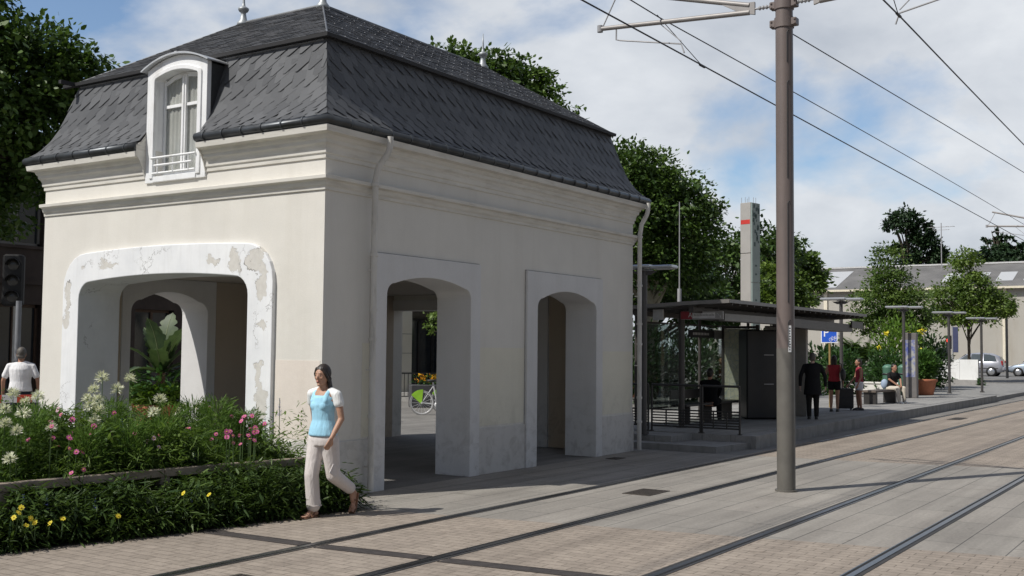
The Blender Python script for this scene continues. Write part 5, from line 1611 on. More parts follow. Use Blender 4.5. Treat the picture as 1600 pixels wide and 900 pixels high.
# ------------------------------------------------------------------ platform furniture
bn = empty('bench', (25.9, .12, PZ), -.12, 'low dark bench on the platform to the left of the sitting person', 'bench')
b = MB(); b.box(-.9, .95, -.22, .22, .37, .44, bev=.008); b.build('seat', mat('bench_wood', (.13, .105, .085), .6, var=.2), bn)
for x in (-.78, .80):
    b = MB(); b.box(x-.06, x+.06, -.2, .2, 0, .37); b.build('leg', M_rail, bn)
tt = empty('information_totem', (31.2, .46, PZ), 0, 'grey information totem with a poster panel beside the platform lamp', 'information panel')
b = MB(); b.box(-.12, .12, -.25, .25, 0, 2.35, bev=.015); b.build('body', mat('totem_grey', (.15, .14, .135), .5), tt)
def postermat():
    m, nt, b_, out = new_mat('poster')
    f = noise_node(nt, objvec(nt), 5, 5, .6)
    r_ = N(nt, 'ShaderNodeValToRGB'); r_.color_ramp.elements[0].position = .38; r_.color_ramp.elements[0].color = (.10, .13, .38, 1); r_.color_ramp.elements[1].position = .58; r_.color_ramp.elements[1].color = (.40, .40, .38, 1)
    nt.links.new(f, r_.inputs[0]); nt.links.new(r_.outputs[0], b_.inputs['Base Color']); b_.inputs['Roughness'].default_value = .2
    return m
b = MB(); b.box(-.128, -.119, -.20, .16, .75, 2.1); b.build('poster_panel', postermat(), tt)
# blue parking sign
ps = empty('parking_sign', (22.3, .62, PZ), 0, 'blue parking sign with white P and bicycle symbol beyond the shelter', 'sign')
M_bl = mat('sign_blue', (.02, .10, .55), .4, var=.03); M_wt = mat('sign_white_paint', (.85, .86, .88), .4, var=.02)
b = MB(); b.box(-.02, .0, -.25, .25, 1.90, 2.40, bev=.004); b.build('plate', M_wt, ps)
b = MB(); b.box(-.024, -.019, -.222, .222, 1.928, 2.372); b.build('blue_field', M_bl, ps)
text_mesh('letter', 'P', .36, M_wt, ps, Matrix.Translation((-.026, .09, 2.20)) @ FACE_MX)
b = MB()
for (y, z) in ((-.05, 2.00), (-.20, 2.00)):
    b.tube([(-.027, y+.048*math.cos(t), z+.048*math.sin(t)) for t in [2*PI*k/16 for k in range(16)]], .006, 5, close=True)
for (a, c) in (((-.05, 2.00), (-.09, 2.07)), ((-.09, 2.07), (-.17, 2.07)), ((-.17, 2.07), (-.20, 2.00)), ((-.05, 2.00), (-.12, 2.00)), ((-.12, 2.00), (-.17, 2.07)), ((-.17, 2.07), (-.165, 2.10)), ((-.165, 2.10), (-.20, 2.10)), ((-.075, 2.09), (-.105, 2.09))):
    b.tube([(-.027, a[0], a[1]), (-.027, c[0], c[1])], .005, 5)
b.build('bicycle_symbol', M_wt, ps)
b = MB(); b.tube([(.02, 0, 0), (.02, 0, 2.40)], .032, 10); b.build('post', mat('ochre_post', (.30, .20, .07), .6), ps)
# ------------------------------------------------------------------ planters, hoarding, cars, far things
M_terra = mat('terracotta', (.40, .145, .075), .8, var=.15, scale=5, grime=(.30, .17, .12))
def pot(r, rad, h):
    b = MB(); b.lathe([(rad*.70, 0), (rad*.74, .03), (rad*.95, h*.80), (rad*.97, h*.82), (rad*1.06, h*.84), (rad*1.08, h*.97), (rad*1.04, h), (rad*.92, h), (rad*.9, h*.93)], (0, 0, 0), 24)
    b.build('pot', M_terra, r)
M_shrub = island_mat('shrub_leaf', (.018, .055, .012), (.055, .125, .030), .5, .4, .2)
M_shrubl = island_mat('light_shrub_leaf', (.06, .13, .015), (.16, .27, .04), .5, .35, .3)
M_dshrub = island_mat('dark_shrub_leaf', (.012, .035, .010), (.04, .085, .022), .5, .35, .2)
def leafball(r, name, c, rx, ry, rz, n, ln, wd, m, up=.4):
    v = rand_unit(n); q = RNG.random((n, 1))**.4
    bumpy = 1 + .22*np.sin(v[:, :1]*7+c[0]) * np.cos(v[:, 1:2]*6+c[1]) + .12*np.sin(v[:, 2:3]*11)
    P = np.array(c) + v*q*bumpy*np.array([rx, ry, rz])
    D = v + RNG.normal(size=(n, 3))*.55 + np.array([0, 0, up])
    return quads_mesh(name, leaf_quads(P, D, RNG.normal(size=(n, 3))*.6+np.array([0, 0, 1]), ln*(.6+.8*RNG.random(n)), wd*(.6+.8*RNG.random(n))), m, r, 6)
def potted(x, y, z, rad, h, ph, label, n=1500, m=None, name='potted_shrub', ln=.12):
    r = empty(name, (x, y, z), 0, label, 'potted plant')
    pot(r, rad, h)
    b = MB(); b.tube([(0, 0, h*.9), (.02, 0, h+ph*.55)], .025, 6); b.build('stem', M_stem, r)
    leafball(r, 'foliage', (0, 0, h+ph*.5), rad*1.05, rad*1.05, ph*.58, n, ln, ln*.4, m or M_shrub)
    return r
M_potl = island_mat('pot_shrub_leaf', (.04, .10, .018), (.10, .20, .045), .5, .4, .3)
potted(34.4, .72, PZ, .46, .62, 1.05, 'big terracotta pot with a leafy green shrub at the back of the platform', 3000, M_potl, ln=.14)
potted(30.6, 10.6, 0, .42, .8, 1.3, 'terracotta pot with a small bush in front of the pale plane tree trunk', 1200, ln=.16)
potted(29.2, 10.9, 0, .42, .8, 1.2, 'terracotta pot with a small bush, nearer the pavilion corner', 1000, ln=.16)
# banana planter behind the pavilion
bp = empty('banana_planter', (3.75, 7.70, 0), 0, 'large terracotta pot with a banana plant and lime green leaves seen through the arch', 'potted plant')
pot(bp, .48, .78)
leafball(bp, 'ground_leaves', (0, 0, .90), .62, .62, .24, 1500, .11, .06, M_shrubl)
M_ban = island_mat('banana_leaf', (.042, .08, .034), (.08, .122, .058), .5, .4, .3, 6.0)
M_rib = mat('banana_midrib', (.20, .24, .12), .5)
P, D, NN, LL = [], [], [], []
for i in range(330):
    a = rg.uniform(0, 2*PI); q = rg.uniform(.1, .75)
    P.append((math.cos(a)*q, math.sin(a)*q, 1.0 + rg.uniform(0, .55)*(1-q*.5))); D.append((math.cos(a)*1.0, math.sin(a), rg.uniform(-.3, .7))); NN.append((rg.uniform(-.4, .4), rg.uniform(-.4, .4), 1)); LL.append(rg.uniform(.16, .34))
quads_mesh('side_leaves', leaf_quads(np.array(P), np.array(D), np.array(NN), np.array(LL), np.array(LL)*.24), M_shrub, bp, 6)
b = MB(); b.tube([(0, 0, .7), (.02, .01, 1.5)], [.10, .07], 10); b.build('stem', mat('banana_stem', (.16, .09, .06), .7, var=.3), bp)
for (az, el, L_, w_) in ((.3, 1.45, 1.25, .52), (3.3, 1.38, 1.15, .50), (1.6, 1.25, 1.05, .44), (4.9, 1.2, 1.1, .46), (2.6, .85, 1.0, .36), (-.9, .9, 1.0, .36), (3.9, .8, 1.0, .36), (5.4, .55, .9, .30), (.9, .5, .9, .3), (3.1, .35, .85, .28), (2.0, .3, .8, .28)):
    b = MB(); b.smooth = True
    vs, fs = [], []
    n_ = 26
    for i in range(n_+1):
        t = i/n_
        e_ = el - 1.1*t*t*(1.35-el*.6)
        px = sum(math.cos(el - 1.1*(k/n_)**2*(1.35-el*.6))/n_ for k in range(i))*L_
        pz = sum(math.sin(el - 1.1*(k/n_)**2*(1.35-el*.6))/n_ for k in range(i))*L_
        hw = w_*.5*math.sin(PI*min(1, .06+t*.95))**.7*(1+.13*math.sin(i*1.9+az)+(-.22 if i % 7 == 5 else 0))
        cx0, cy0 = math.cos(az)*px, math.sin(az)*px
        sx, sy = -math.sin(az), math.cos(az)
        vs += [(cx0+sx*hw, cy0+sy*hw, 1.35+pz+hw*.25), (cx0, cy0, 1.35+pz), (cx0-sx*hw, cy0-sy*hw, 1.35+pz+hw*.25)]
    for i in range(n_):
        for j in range(2): fs.append([3*i+j, 3*i+j+1, 3*i+3+j+1, 3*i+3+j])
    b.add(vs, fs); lf_ = b.build('leaf', M_ban, bp)
    rb_ = MB(); rb_.tube([Vector(vs[3*i+1])+Vector((0, 0, .004)) for i in range(0, n_+1, 2)], [.016*(1-.8*i/n_) for i in range(0, n_+1, 2)], 6); rb_.build('midrib', M_rib, lf_)

# palm and shrubs behind the platform
M_palm = island_mat('palm_leaf', (.05, .11, .02), (.12, .20, .05), .45, .4, .25)
pm = empty('palm', (40.2, 4.9, .02), 0, 'small feathery palm growing behind the platform bench', 'palm')
b = MB(); b.tube([(0, 0, 0), (0, 0, 1.3)], [.22, .17], 10); b.build('trunk', mat('palm_trunk', (.10, .075, .05), .9, var=.3, bmp=.5), pm)
P, D, NN, LL, WW = [], [], [], [], []
for f in range(26):
    az = rg.uniform(0, 2*PI); el = rg.uniform(.35, 1.4); Lf = rg.uniform(1.4, 2.0)
    px = pz = 0
    for i in range(34):
        t = i/33; e_ = el-1.5*t*t
        px += math.cos(e_)*Lf/34; pz += math.sin(e_)*Lf/34
        for s_ in (-1, 1):
            d = Vector((math.cos(az)*math.cos(e_), math.sin(az)*math.cos(e_), math.sin(e_)))*.6 + Vector((-math.sin(az), math.cos(az), 0))*s_ + Vector((0, 0, -.12))
            P.append((math.cos(az)*px, math.sin(az)*px, 1.35+pz)); D.append(tuple(d)); NN.append((0, 0, 1)); LL.append(.42*math.sin(PI*min(1, .12+t*.88))+.06); WW.append(.035)
quads_mesh('fronds', leaf_quads(np.array(P), np.array(D), np.array(NN), np.array(LL), np.array(WW)), M_palm, pm, 6)
def shrub(x, y, z, rx, ry, h, label, n=1500, m=None, ln=.2, cat='shrub'):
    r = empty('shrub', (x, y, z), 0, label, cat)
    b = MB(); b.tube([(0, 0, 0), (0, 0, h*.55)], .05, 6); b.build('stem', M_stem, r)
    leafball(r, 'foliage', (0, 0, h*.5), rx, ry, h*.55, n, ln, ln*.42, m or M_shrub)
    return r
shrub(38.5, 3.2, 0, .9, .9, 1.9, 'glossy dark green shrub right behind the sitting person', 1800, M_shrub, .18)
sy = shrub(40.5, 3.3, 0, 1.3, 1.3, 3.3, 'tall bright green shrub with yellow flowers behind the sitting person', 2600, M_shrubl, .2)
P, D, NN = [], [], []
for k in range(5):
    a = rg.uniform(0, 2*PI); c = np.array([-1.2*abs(math.cos(a)), 1.2*math.sin(a)*.9, rg.uniform(1.9, 2.9)])
    for j in range(14): P.append(c+RNG.normal(size=3)*.05); D.append(RNG.normal(size=3)); NN.append(RNG.normal(size=3))
quads_mesh('blossom', leaf_quads(np.array(P), np.array(D), np.array(NN), np.full(len(P), .14), np.full(len(P), .09)), M_yel, sy, 6)
shrub(44.5, 2.9, 0, 1.0, 1.0, 2.6, 'dark green bush behind the information totem', 2200, M_dshrub, .22)
shrub(33.0, 3.6, 0, .9, .9, 2.0, 'leafy bush behind the blue parking sign', 1600, M_shrub, .2)
shrub(46.5, 7.6, 0, 2.2, 2.2, 2.1, 'wide hedge-like bush behind the small palm', 2600, M_dshrub, .26)
shrub(25.0, 8.6, 0, 1.5, 1.5, 2.7, 'dense dark shrub seen through the shelter glass, nearer the pavilion', 2600, M_dshrub, .2)
shrub(27.6, 7.4, 0, 1.4, 1.4, 2.4, 'dense dark shrub seen through the shelter glass, right of the seated person', 2400, M_dshrub, .2)
shrub(30.5, 6.6, 0, 1.4, 1.4, 2.6, 'dense dark shrub behind the network map and the ticket machine', 2200, M_dshrub, .2)
M_gpost = mat('green_bin_paint', (.09, .20, .14), .5, var=.1)
for (x, y, lb) in ((33.0, 1.72, 'green planter post left of the sitting person, nearer the suitcase'), (34.0, 1.40, 'green planter post behind the low bench, nearer the sitting person'), (33.4, .98, 'green litter bin right behind the sitting person')):
    r = empty('litter_bin', (x, y, PZ), 0, lb, 'bin')
    b = MB(); b.lathe([(.18, 0), (.20, .05), (.20, 1.02), (.21, 1.04), (.21, 1.08), (.12, 1.16), (.02, 1.18)], (0, 0, 0), 14); b.build('body', M_gpost, r)
    b = MB(); b.lathe([(.215, .78), (.215, .84)], (0, 0, 0), 14); b.build('band', M_dark, r)
# low white garden wall behind the palm
b = MB(); b.box(-.12, .12, -1.6, 1.6, 0, .55, bev=.01); b.box(-.16, .16, -1.64, 1.64, .55, .62, bev=.01)
lw = b.build('low_wall', mat('white_wall_paint', (.74, .72, .68), .8, var=.06, grime=(.5, .48, .44))); lw.location = (37.8, 4.0, 0); tag(lw, 'low white garden wall in front of the small palm', 'wall')
# white hoarding with grey base
hb = empty('hoarding', (54.9, 3.53, .01), -.02, 'long white panel hoarding on a grey base in front of the grey hatchback', 'hoarding')
M_panel = mat('white_panel', (.80, .81, .80), .5, var=.04, scale=1.2, grime=(.6, .6, .58))
for (a, c) in ((-.98, .0), (.0, .98)):
    b = MB(); b.box(-.04, .04, a+.006, c-.006, .40, 1.52); b.build('panel', M_panel, hb)
b = MB(); b.box(-.3, .3, -.98, .98, .05, .40, bev=.01); b.box(-.34, .34, -1.0, 1.0, 0, .05); b.build('base', mat('concrete_block', (.32, .31, .30), .9, var=.12), hb)
for y in (-.97, 0, .97):
    b = MB(); b.box(.04, .1, y-.03, y+.03, .4, 1.5); b.build('post', M_dark, hb)
shrub(54.5, 2.35, .01, .16, .16, .5, 'tiny weed at the right end of the white hoarding', 260, M_shrub, .12, 'plant')

# ---- cars
M_tyre = mat('tyre_rubber', (.012, .012, .012), .8); M_rim = mat('alloy_rim', (.55, .56, .58), .3, .8)
M_cglass = mat('car_glass', (.035, .05, .055), .06, spec=.8); M_tail = mat('tail_light_red', (.32, .03, .03), .2); M_hl = mat('headlight_clear', (.7, .72, .75), .1)
M_trim = mat('car_trim_black', (.02, .02, .02), .6)
def car(loc, rz, paint, label, prof='hatch', wdt=.86, k=1.0):
    r = empty('parked_car', loc, rz, label, 'car')
    # stations along x (front +): z_low, z_belt, z_roof, half width low/belt/roof
    if prof == 'hatch':
        st_ = [(-2.02, .42, .80, .82, .70), (-1.95, .30, .95, 1.0, .80), (-1.72, .24, .98, 1.34, .86), (-1.25, .22, .98, 1.55, .87), (-.4, .22, .97, 1.60, .87), (.3, .22, .95, 1.52, .87), (.75, .22, .94, 1.22, .87), (1.05, .22, .93, .98, .87), (1.6, .24, .84, .86, .84), (1.95, .30, .70, .72, .74), (2.05, .42, .55, .57, .62)]
        side = [[(-1.62, 1.00), (-1.48, 1.36), (-1.15, 1.47), (-.78, 1.49), (-.78, .99)], [(-.70, .99), (-.70, 1.50), (.0, 1.49), (.08, .97)], [(.16, .97), (.08, 1.47), (.36, 1.40), (.88, 1.0), (.90, .96)]]
    else:
        st_ = [(-1.95, .42, .80, .82, .70), (-1.85, .28, .92, 1.0, .80), (-1.4, .22, .95, 1.42, .85), (-.6, .22, .94, 1.46, .86), (.1, .22, .92, 1.40, .86), (.7, .22, .90, 1.05, .86), (1.0, .22, .88, .92, .86), (1.5, .24, .80, .83, .83), (1.9, .30, .66, .69, .72), (2.0, .42, .52, .54, .60)]
        side = [[(-1.5, .97), (-1.3, 1.30), (-.55, 1.36), (-.5, .96)], [(-.42, .96), (-.45, 1.36), (.1, 1.31), (.66, .96)]]
    b = MB(); b.smooth = True
    vs, fs = [], []
    nn = 14
    for (x, zl, zb_, zr, hw) in st_:
        roof_hw = hw*(.97 - .30*min(1, max(0, (zr-zb_)/.6)))
        half = [(0, zl), (hw*.8, zl), (hw*.97, zl+.08), (hw, (zl+zb_)/2), (hw*.98, zb_-.04), (hw*.95, zb_), (roof_hw+.02, max(zb_+.005, zr-.09)), (roof_hw*.86, zr-.02), (0, zr)]
        ring = half + [(-y, z) for y, z in half[::-1][1:-1]]
        vs += [(x, y, z) for y, z in ring]
        nn = len(ring)
    for i in range(len(st_)-1):
        for j in range(nn):
            l = (j+1) % nn
            fs.append([i*nn+j, i*nn+l, (i+1)*nn+l, (i+1)*nn+j])
    fs += [list(range(nn))[::-1], list(range((len(st_)-1)*nn, len(st_)*nn))]
    b.add(vs, fs)
    body = b.build('body', paint, r, fixn=True)
    def ysurf(x, z):
        for i in range(len(st_)-1):
            if st_[i][0] <= x <= st_[i+1][0]:
                t = (x-st_[i][0])/(st_[i+1][0]-st_[i][0])
                zb_ = st_[i][2]+(st_[i+1][2]-st_[i][2])*t; zr = st_[i][3]+(st_[i+1][3]-st_[i][3])*t; hw = st_[i][4]+(st_[i+1][4]-st_[i][4])*t
                rh = hw*(.97-.30*min(1, max(0, (zr-zb_)/.6)))
                if z <= zb_: return hw*.985
                u = min(1, (z-zb_)/max(.01, zr-.09-zb_))
                return hw*.95 + (rh+.02-hw*.95)*u
        return .5
    for poly in side:
        for e in (-1, 1):
            b = MB(); vs = [(x, e*(ysurf(x, z)+.008), z) for x, z in poly]; b.add(vs, [list(range(len(vs)))]); b.build('side_window', M_cglass, r)
    for e in (-1, 1):
        for poly in ([(-1.7, .52), (.85, .52), (.85, .56), (-1.7, .56)],):
            b = MB(); b.add([(x, e*(.885*wdt/.86), z) for x, z in poly], [[0, 1, 2, 3]]); b.build('side_strip', M_trim, r)
        for x in (-.55, .28):
            b = MB(); b.box(x-.09, x+.09, e*.865-.02, e*.865+.02, .84, .87); b.build('door_handle', paint, r)
        b = MB(); b.ell((.78, e*.95, .98), .07, .09, .06, 10, 6); b.build('mirror', paint, r)
    b = MB(); b.add([(-1.93, -.58, 1.03), (-1.93, .58, 1.03), (-1.74, .5, 1.33), (-1.74, -.5, 1.33)], [[0, 1, 2, 3]]); b.build('rear_window', M_cglass, r)
    b = MB(); b.add([(1.0, -.66, 1.0), (1.0, .66, 1.0), (.42, .55, 1.47), (.42, -.55, 1.47)], [[0, 1, 2, 3]]); b.build('windscreen', M_cglass, r)
    for e in (-1, 1):
        b = MB(); b.box(-2.0, -1.86, e*.68-.12, e*.68+.12, .72, 1.05, bev=.03); b.build('tail_light', M_tail, r)
        b = MB(); b.box(1.75, 1.97, e*.56-.14, e*.56+.14, .60, .74, bev=.03); b.build('headlight', M_hl, r)
    b = MB(); b.box(-2.1, -1.9, -.78, .78, .40, .62, bev=.05); b.build('bumper', paint, r)
    b = MB(); b.box(1.85, 2.08, -.74, .74, .30, .52, bev=.06); b.build('bumper', paint, r)
    for x in (-1.28, 1.22):
        for e in (-1, 1):
            rm = Matrix.Translation((x, e*(.80), .31)) @ Matrix.Rotation(PI/2, 4, 'X')
            b = MB(); b.lathe([(.22, -.10), (.30, -.10), (.315, -.05), (.315, .05), (.30, .10), (.22, .10)], (0, 0, 0), 22, rm); wh = b.build('wheel', M_tyre, r)
            b = MB()
            b.lathe([(.05, -.112), (.21, -.106), (.225, -.08), (.225, .08), (.21, .106), (.05, .112)], (0, 0, 0), 18, rm); b.build('rim', M_rim, wh)
            b = MB(); b.lathe([(.345, -.086), (.345, .084)], (0, 0, 0), 22, rm); b.build('wheel_arch', M_trim, r)
    r.scale = (k, k, k)
    return r
def carpaint(name, c):
    m, nt, b, out = new_mat(name); b.inputs['Base Color'].default_value = c4(c); b.inputs['Metallic'].default_value = .55; b.inputs['Roughness'].default_value = .32
    b.inputs['Coat Weight'].default_value = .6; b.inputs['Coat Roughness'].default_value = .06
    return m
car((75.6, 6.75, .24), PI/2+.02, carpaint('silver_grey_paint', (.46, .47, .52)), 'silver grey hatchback parked behind the white hoarding', 'hatch', k=1.06)
car((77.0, 2.62, .24), PI/2+.02, carpaint('silver_blue_paint', (.50, .58, .68)), 'pale silver blue car cut off at the right edge of the photo', 'coupe', k=1.0)

# ---- signs and posts in the street
sp_ = empty('traffic_signal', (58.4, 4.62, .02), 0, 'slim signal post with a red lamp above the white hoarding', 'traffic signal')
b = MB(); b.tube([(0, 0, 0), (0, 0, 3.45)], .05, 8); b.build('post', M_insul, sp_)
b = MB(); b.box(-.1, .1, .06, .36, 2.1, 2.9, bev=.02); b.build('signal_box', M_dark, sp_)
b = MB(); b.ell((-.10, .21, 2.6), .03, .12, .12, 12, 8); b.build('red_lens', emit_mat('red_lamp', (.9, .06, .03), .6), sp_)
b = MB(); b.box(-.03, .03, -.32, -.02, 1.9, 3.4, bev=.01); b.build('sign_strip', mat('dark_blue_strip', (.05, .06, .13), .5), sp_)
lr = empty('street_lamp', (71.0, 3.72, .2), 0, 'dark lamp post with a short bent arm in front of the long hall wall', 'street lamp')
b = MB(); b.tube([(0, 0, 0), (0, 0, 4.4), (0, .08, 4.55), (0, .3, 4.62), (0, .75, 4.62)], [.09, .08, .075, .07, .06], 10); b.build('pole', M_dark, lr)
b = MB(); b.box(-.12, .12, .55, .95, 4.58, 4.68, bev=.02); b.build('lamp_head', M_dark, lr)

# tall station pylon
ty = empty('station_pylon', (26.3, 4.65, PZ), math.radians(-12), 'tall square grey station pylon with a red band near the top, behind the shelter', 'pylon')
M_py1 = mat('pylon_metal', (.46, .44, .41), .45, .3, var=.06, scale=2); M_py2 = mat('pylon_glass', (.27, .33, .31), .2, var=.15, scale=1.5)
b = MB()
for (z0, z1) in ((0, 1.9), (1.92, 5.02), (5.04, 6.8)): b.box(-.25, .25, -.20, .22, z0, z1, bev=.008)
b.build('body', M_py1, ty)
b = MB()
for (z0, z1) in ((.3, 1.9), (1.93, 4.0), (4.02, 6.78)): b.box(-.23, .25, -.25, -.201, z0, z1)
b.build('glass_face', M_py2, ty)
b = MB(); b.box(-.256, -.248, -.17, .2, 6.05, 6.2); b.build('red_band', mat('pylon_red', (.55, .04, .03), .5), ty)
b = MB()
rr2 = random.Random(3)
for i in range(26):
    x = rr2.uniform(-.20, .2); z = rr2.uniform(5.3, 6.7); q = rr2.uniform(.02, .05)
    b.box(x-q, x+q, -.256, -.249, z-q*1.6, z+q*1.6)
for z in (4.6, 4.3, 3.4, 3.1): b.box(-.05, .05, -.256, -.249, z-.03, z+.03)
b.build('printed_marks', mat('pylon_ink', (.05, .085, .075), .5), ty)
b = MB(); b.box(-.05, .1, -.256, -.249, .5, 1.6); b.build('label_panel', M_txtw, ty)
for (x, y) in ((-.2, .2), (-.2, .05), (-.2, -.1), (0, -.15), (.15, -.15), (.15, .2)):
    b = MB(); b.tube([(x, y, 6.8), (x, y, 7.0)], .008, 5); b.build('spike', M_insul, ty)
mm = MB(); mm.tube([(0, 0, 0), (0, 0, 5.6)], [.05, .02], 6)
o = mm.build('flag_pole', M_mast); o.location = (36.6, 7.2, 0); tag(o, 'thin bare pole standing just right of the tall mast above the shelter roof', 'pole')

# ---- bikes behind the pavilion
M_chrome = mat('bike_silver', (.62, .63, .65), .35, .2); M_lime = mat('lime_guard', (.28, .55, .04), .4); M_seatb = mat('saddle_black', (.02, .02, .02), .6)
def bike(x, y, rz, label):
    r = empty('bicycle', (x, y, 0), rz, label, 'bicycle', 'hire bicycles parked behind the pavilion')
    for cx0 in (-.54, .54):
        wm_ = MB(); wm_.tube([(cx0+.33*math.cos(t), 0, .345+.33*math.sin(t)) for t in [2*PI*k/28 for k in range(28)]], .019, 8, close=True)
        wh = wm_.build('wheel', mat('bike_tyre', (.28, .28, .28), .6), r)
        rm_ = MB(); rm_.tube([(cx0+.305*math.cos(t), 0, .345+.305*math.sin(t)) for t in [2*PI*k/28 for k in range(28)]], .013, 6, close=True); rm_.build('rim', M_chrome, wh)
        sk = MB()
        for k in range(16):
            t = 2*PI*k/16; sk.tube([(cx0, 0, .345), (cx0+.3*math.cos(t), 0, .345+.3*math.sin(t))], .003, 4)
        sk.tube([(cx0, -.05, .345), (cx0, .05, .345)], .03, 8); sk.build('spokes', M_chrome, wh)
    b = MB()
    for (a, c, q) in (((-.54, .345), (-.10, .29), .014), ((-.54, .345), (-.22, .82), .014), ((-.10, .29), (-.24, .95), .022), ((-.10, .29), (.12, .34), .030), ((.12, .34), (.40, .86), .030), ((.40, .98), (.54, .345), .018), ((.40, .78), (.36, 1.08), .018)):
        b.tube([(a[0], 0, a[1]), (c[0], 0, c[1])], q, 8)
    b.build('frame', M_chrome, r)
    b = MB(); b.tube([(.28, -.29, 1.10), (.34, -.12, 1.10), (.36, 0, 1.08), (.34, .12, 1.10), (.28, .29, 1.10)], .013, 6); b.build('handlebar', M_chrome, r)
    for e in (-1, 1):
        b = MB(); b.tube([(.29, e*.27, 1.10), (.20, e*.31, 1.10)], .02, 8); b.build('grip', M_seatb, r)
    b = MB(); b.ell((-.28, 0, .97), .14, .09, .045, 12, 8); b.ell((-.14, 0, .97), .11, .035, .03, 10, 6); b.build('saddle', M_seatb, r)
    b = MB(); b.prism([(-.54+.37*math.cos(t), .345+.37*math.sin(t)) for t in [PI*.47+PI*.33*k/14 for k in range(15)]] + [(-.54, .30)], (lambda a, c, t: (a, -.025+t, c)), .05); b.build('wheel_guard', M_lime, r, fixn=True)
    b = MB(); b.box(.42, .72, -.17, .17, .80, .83); b.box(.42, .44, -.17, .17, .83, 1.02); b.box(.70, .72, -.17, .17, .83, 1.0); b.box(.44, .70, -.17, -.16, .83, 1.0); b.box(.44, .70, .16, .17, .83, 1.0); b.build('basket', M_dark, r)
    b = MB(); b.lathe([(.02, -.05), (.09, -.04), (.09, .04), (.02, .05)], (0, 0, 0), 14, Matrix.Translation((-.10, 0, .29)) @ Matrix.Rotation(PI/2, 4, 'X'))
    b.tube([(-.1, .06, .29), (-.02, .08, .14)], .012, 6); b.tube([(-.1, -.06, .29), (-.18, -.08, .44)], .012, 6); b.build('crank', M_chrome, r)
    return r
b0 = bike(14.8, 9.35, -.95, 'silver and lime green hire bicycle seen through the first side archway')
bike(16.2, 9.7, -.75, 'second silver hire bicycle half hidden behind the pier of the archway')
# orange flower trough and railings behind the bikes
tr = empty('flower_trough', (18.6, 11.5, 0), -.75, 'trough of orange and yellow flowers behind the hire bicycles', 'planter')
b = MB(); b.box(-1.6, 1.6, -.3, .3, 0, .72, bev=.02); b.build('trough', mat('trough_dark', (.06, .06, .065), .7), tr)
leafball(tr, 'leaves', (0, 0, .78), 1.6, .36, .2, 900, .12, .05, M_shrub)
M_or = island_mat('orange_petal', (.75, .22, .02), (.85, .55, .04), .5, .2, .3)
leafball(tr, 'blossom', (0, 0, .90), 1.55, .34, .16, 420, .08, .07, M_or)
def barfence(x0, y0, x1, y1, label):
    r = empty('street_railing', (x0, y0, 0), 0, label, 'railing')
    d = Vector((x1-x0, y1-y0, 0)); n = int(d.length/.14)
    b = MB(); b.bar((0, 0, 1.0), tuple(d+Vector((0, 0, 1.0))), .04, .04); b.bar((0, 0, .2), tuple(d+Vector((0, 0, .2))), .03, .03); b.build('handrail', M_dark, r)
    b = MB()
    for i in range(n+1):
        p_ = d*(i/n); b.bar((p_.x, p_.y, .2), (p_.x, p_.y, 1.0), .018, .018, up=(1, 0, 0))
    b.build('bars', M_dark, r)
    for t in (0, .5, 1):
        b = MB(); p_ = d*t; b.bar((p_.x, p_.y, 0), (p_.x, p_.y, 1.06), .05, .05, up=(1, 0, 0)); b.build('post', M_dark, r)
barfence(19.3, 15.2, 24.5, 12.2, 'dark street railing behind the hire bicycles')

# ---- left: traffic light, barrier, post
tl = empty('traffic_light', (2.75, 11.05, 0), 0, 'black three-lens traffic light on a pale post at the left edge', 'traffic light')
b = MB(); b.tube([(.35, .42, 0), (.35, .42, 3.72)], .06, 10); b.tube([(.35, .42, 3.62), (-.02, .0, 3.62)], .03, 8); b.tube([(.35, .42, 2.78), (-.02, .0, 2.78)], .025, 8); b.build('post', mat('pale_post', (.40, .40, .38), .6, var=.15), tl)
M_bk = mat('signal_black', (.008, .008, .009), .6)
TR = Matrix.Rotation(.9, 4, 'Z')
b = MB(); b.box(-.13, .13, -.20, .20, 2.66, 3.70, M=TR, bev=.04); b.build('housing', M_bk, tl)
for z in (3.50, 3.18, 2.86):
    b = MB()
    hb_ = []
    for i in range(9):
        t = PI*i/8
        hb_ += [(-.13, .13*math.cos(t), z+.13*math.sin(t)-.02), (-.33, .13*math.cos(t), z+.13*math.sin(t)-.03)]
    b.add([TR @ Vector(q) for q in hb_], [[2*i, 2*i+1, 2*i+3, 2*i+2] for i in range(8)]); vz = b.build('visor', M_bk, tl)
    b = MB(); b.ell((0, 0, 0), .03, .11, .11, 12, 8); o = b.build('lens', mat('dark_lens', (.06, .06, .06), .25), tl); o.matrix_local = TR @ Matrix.Translation((-.13, 0, z-.02))
b = MB(); b.tube([(0, 0, 0), (0, 0, 2.75)], .055, 10); b.tube([(0, 0, 0), (0, 0, .1)], .09, 10)
o = b.build('signal_post', mat('post_grey', (.20, .21, .23), .6, var=.15)); o.location = (2.6, 10.6, 0); tag(o, 'thin grey post below the traffic light, left of the person in white', 'post')
br_ = empty('road_barrier', (1.75, 8.75, 0), -.55, 'red and white striped road barrier behind the left end of the flower bed', 'barrier')
for k in range(6):
    b = MB(); b.box(-.75+k*.25, -.50+k*.25, -.02, .02, .84, .98); b.build('board', [mat('barrier_red', (.62, .06, .03), .5), mat('barrier_white', (.8, .8, .8), .5)][k % 2], br_)
for x in (-.6, .6):
    b = MB(); b.box(x-.03, x+.03, -.03, .03, 0, .84); b.box(x-.03, x+.03, -.3, .3, 0, .04); b.build('leg', mat('barrier_leg', (.62, .10, .04), .5), br_)

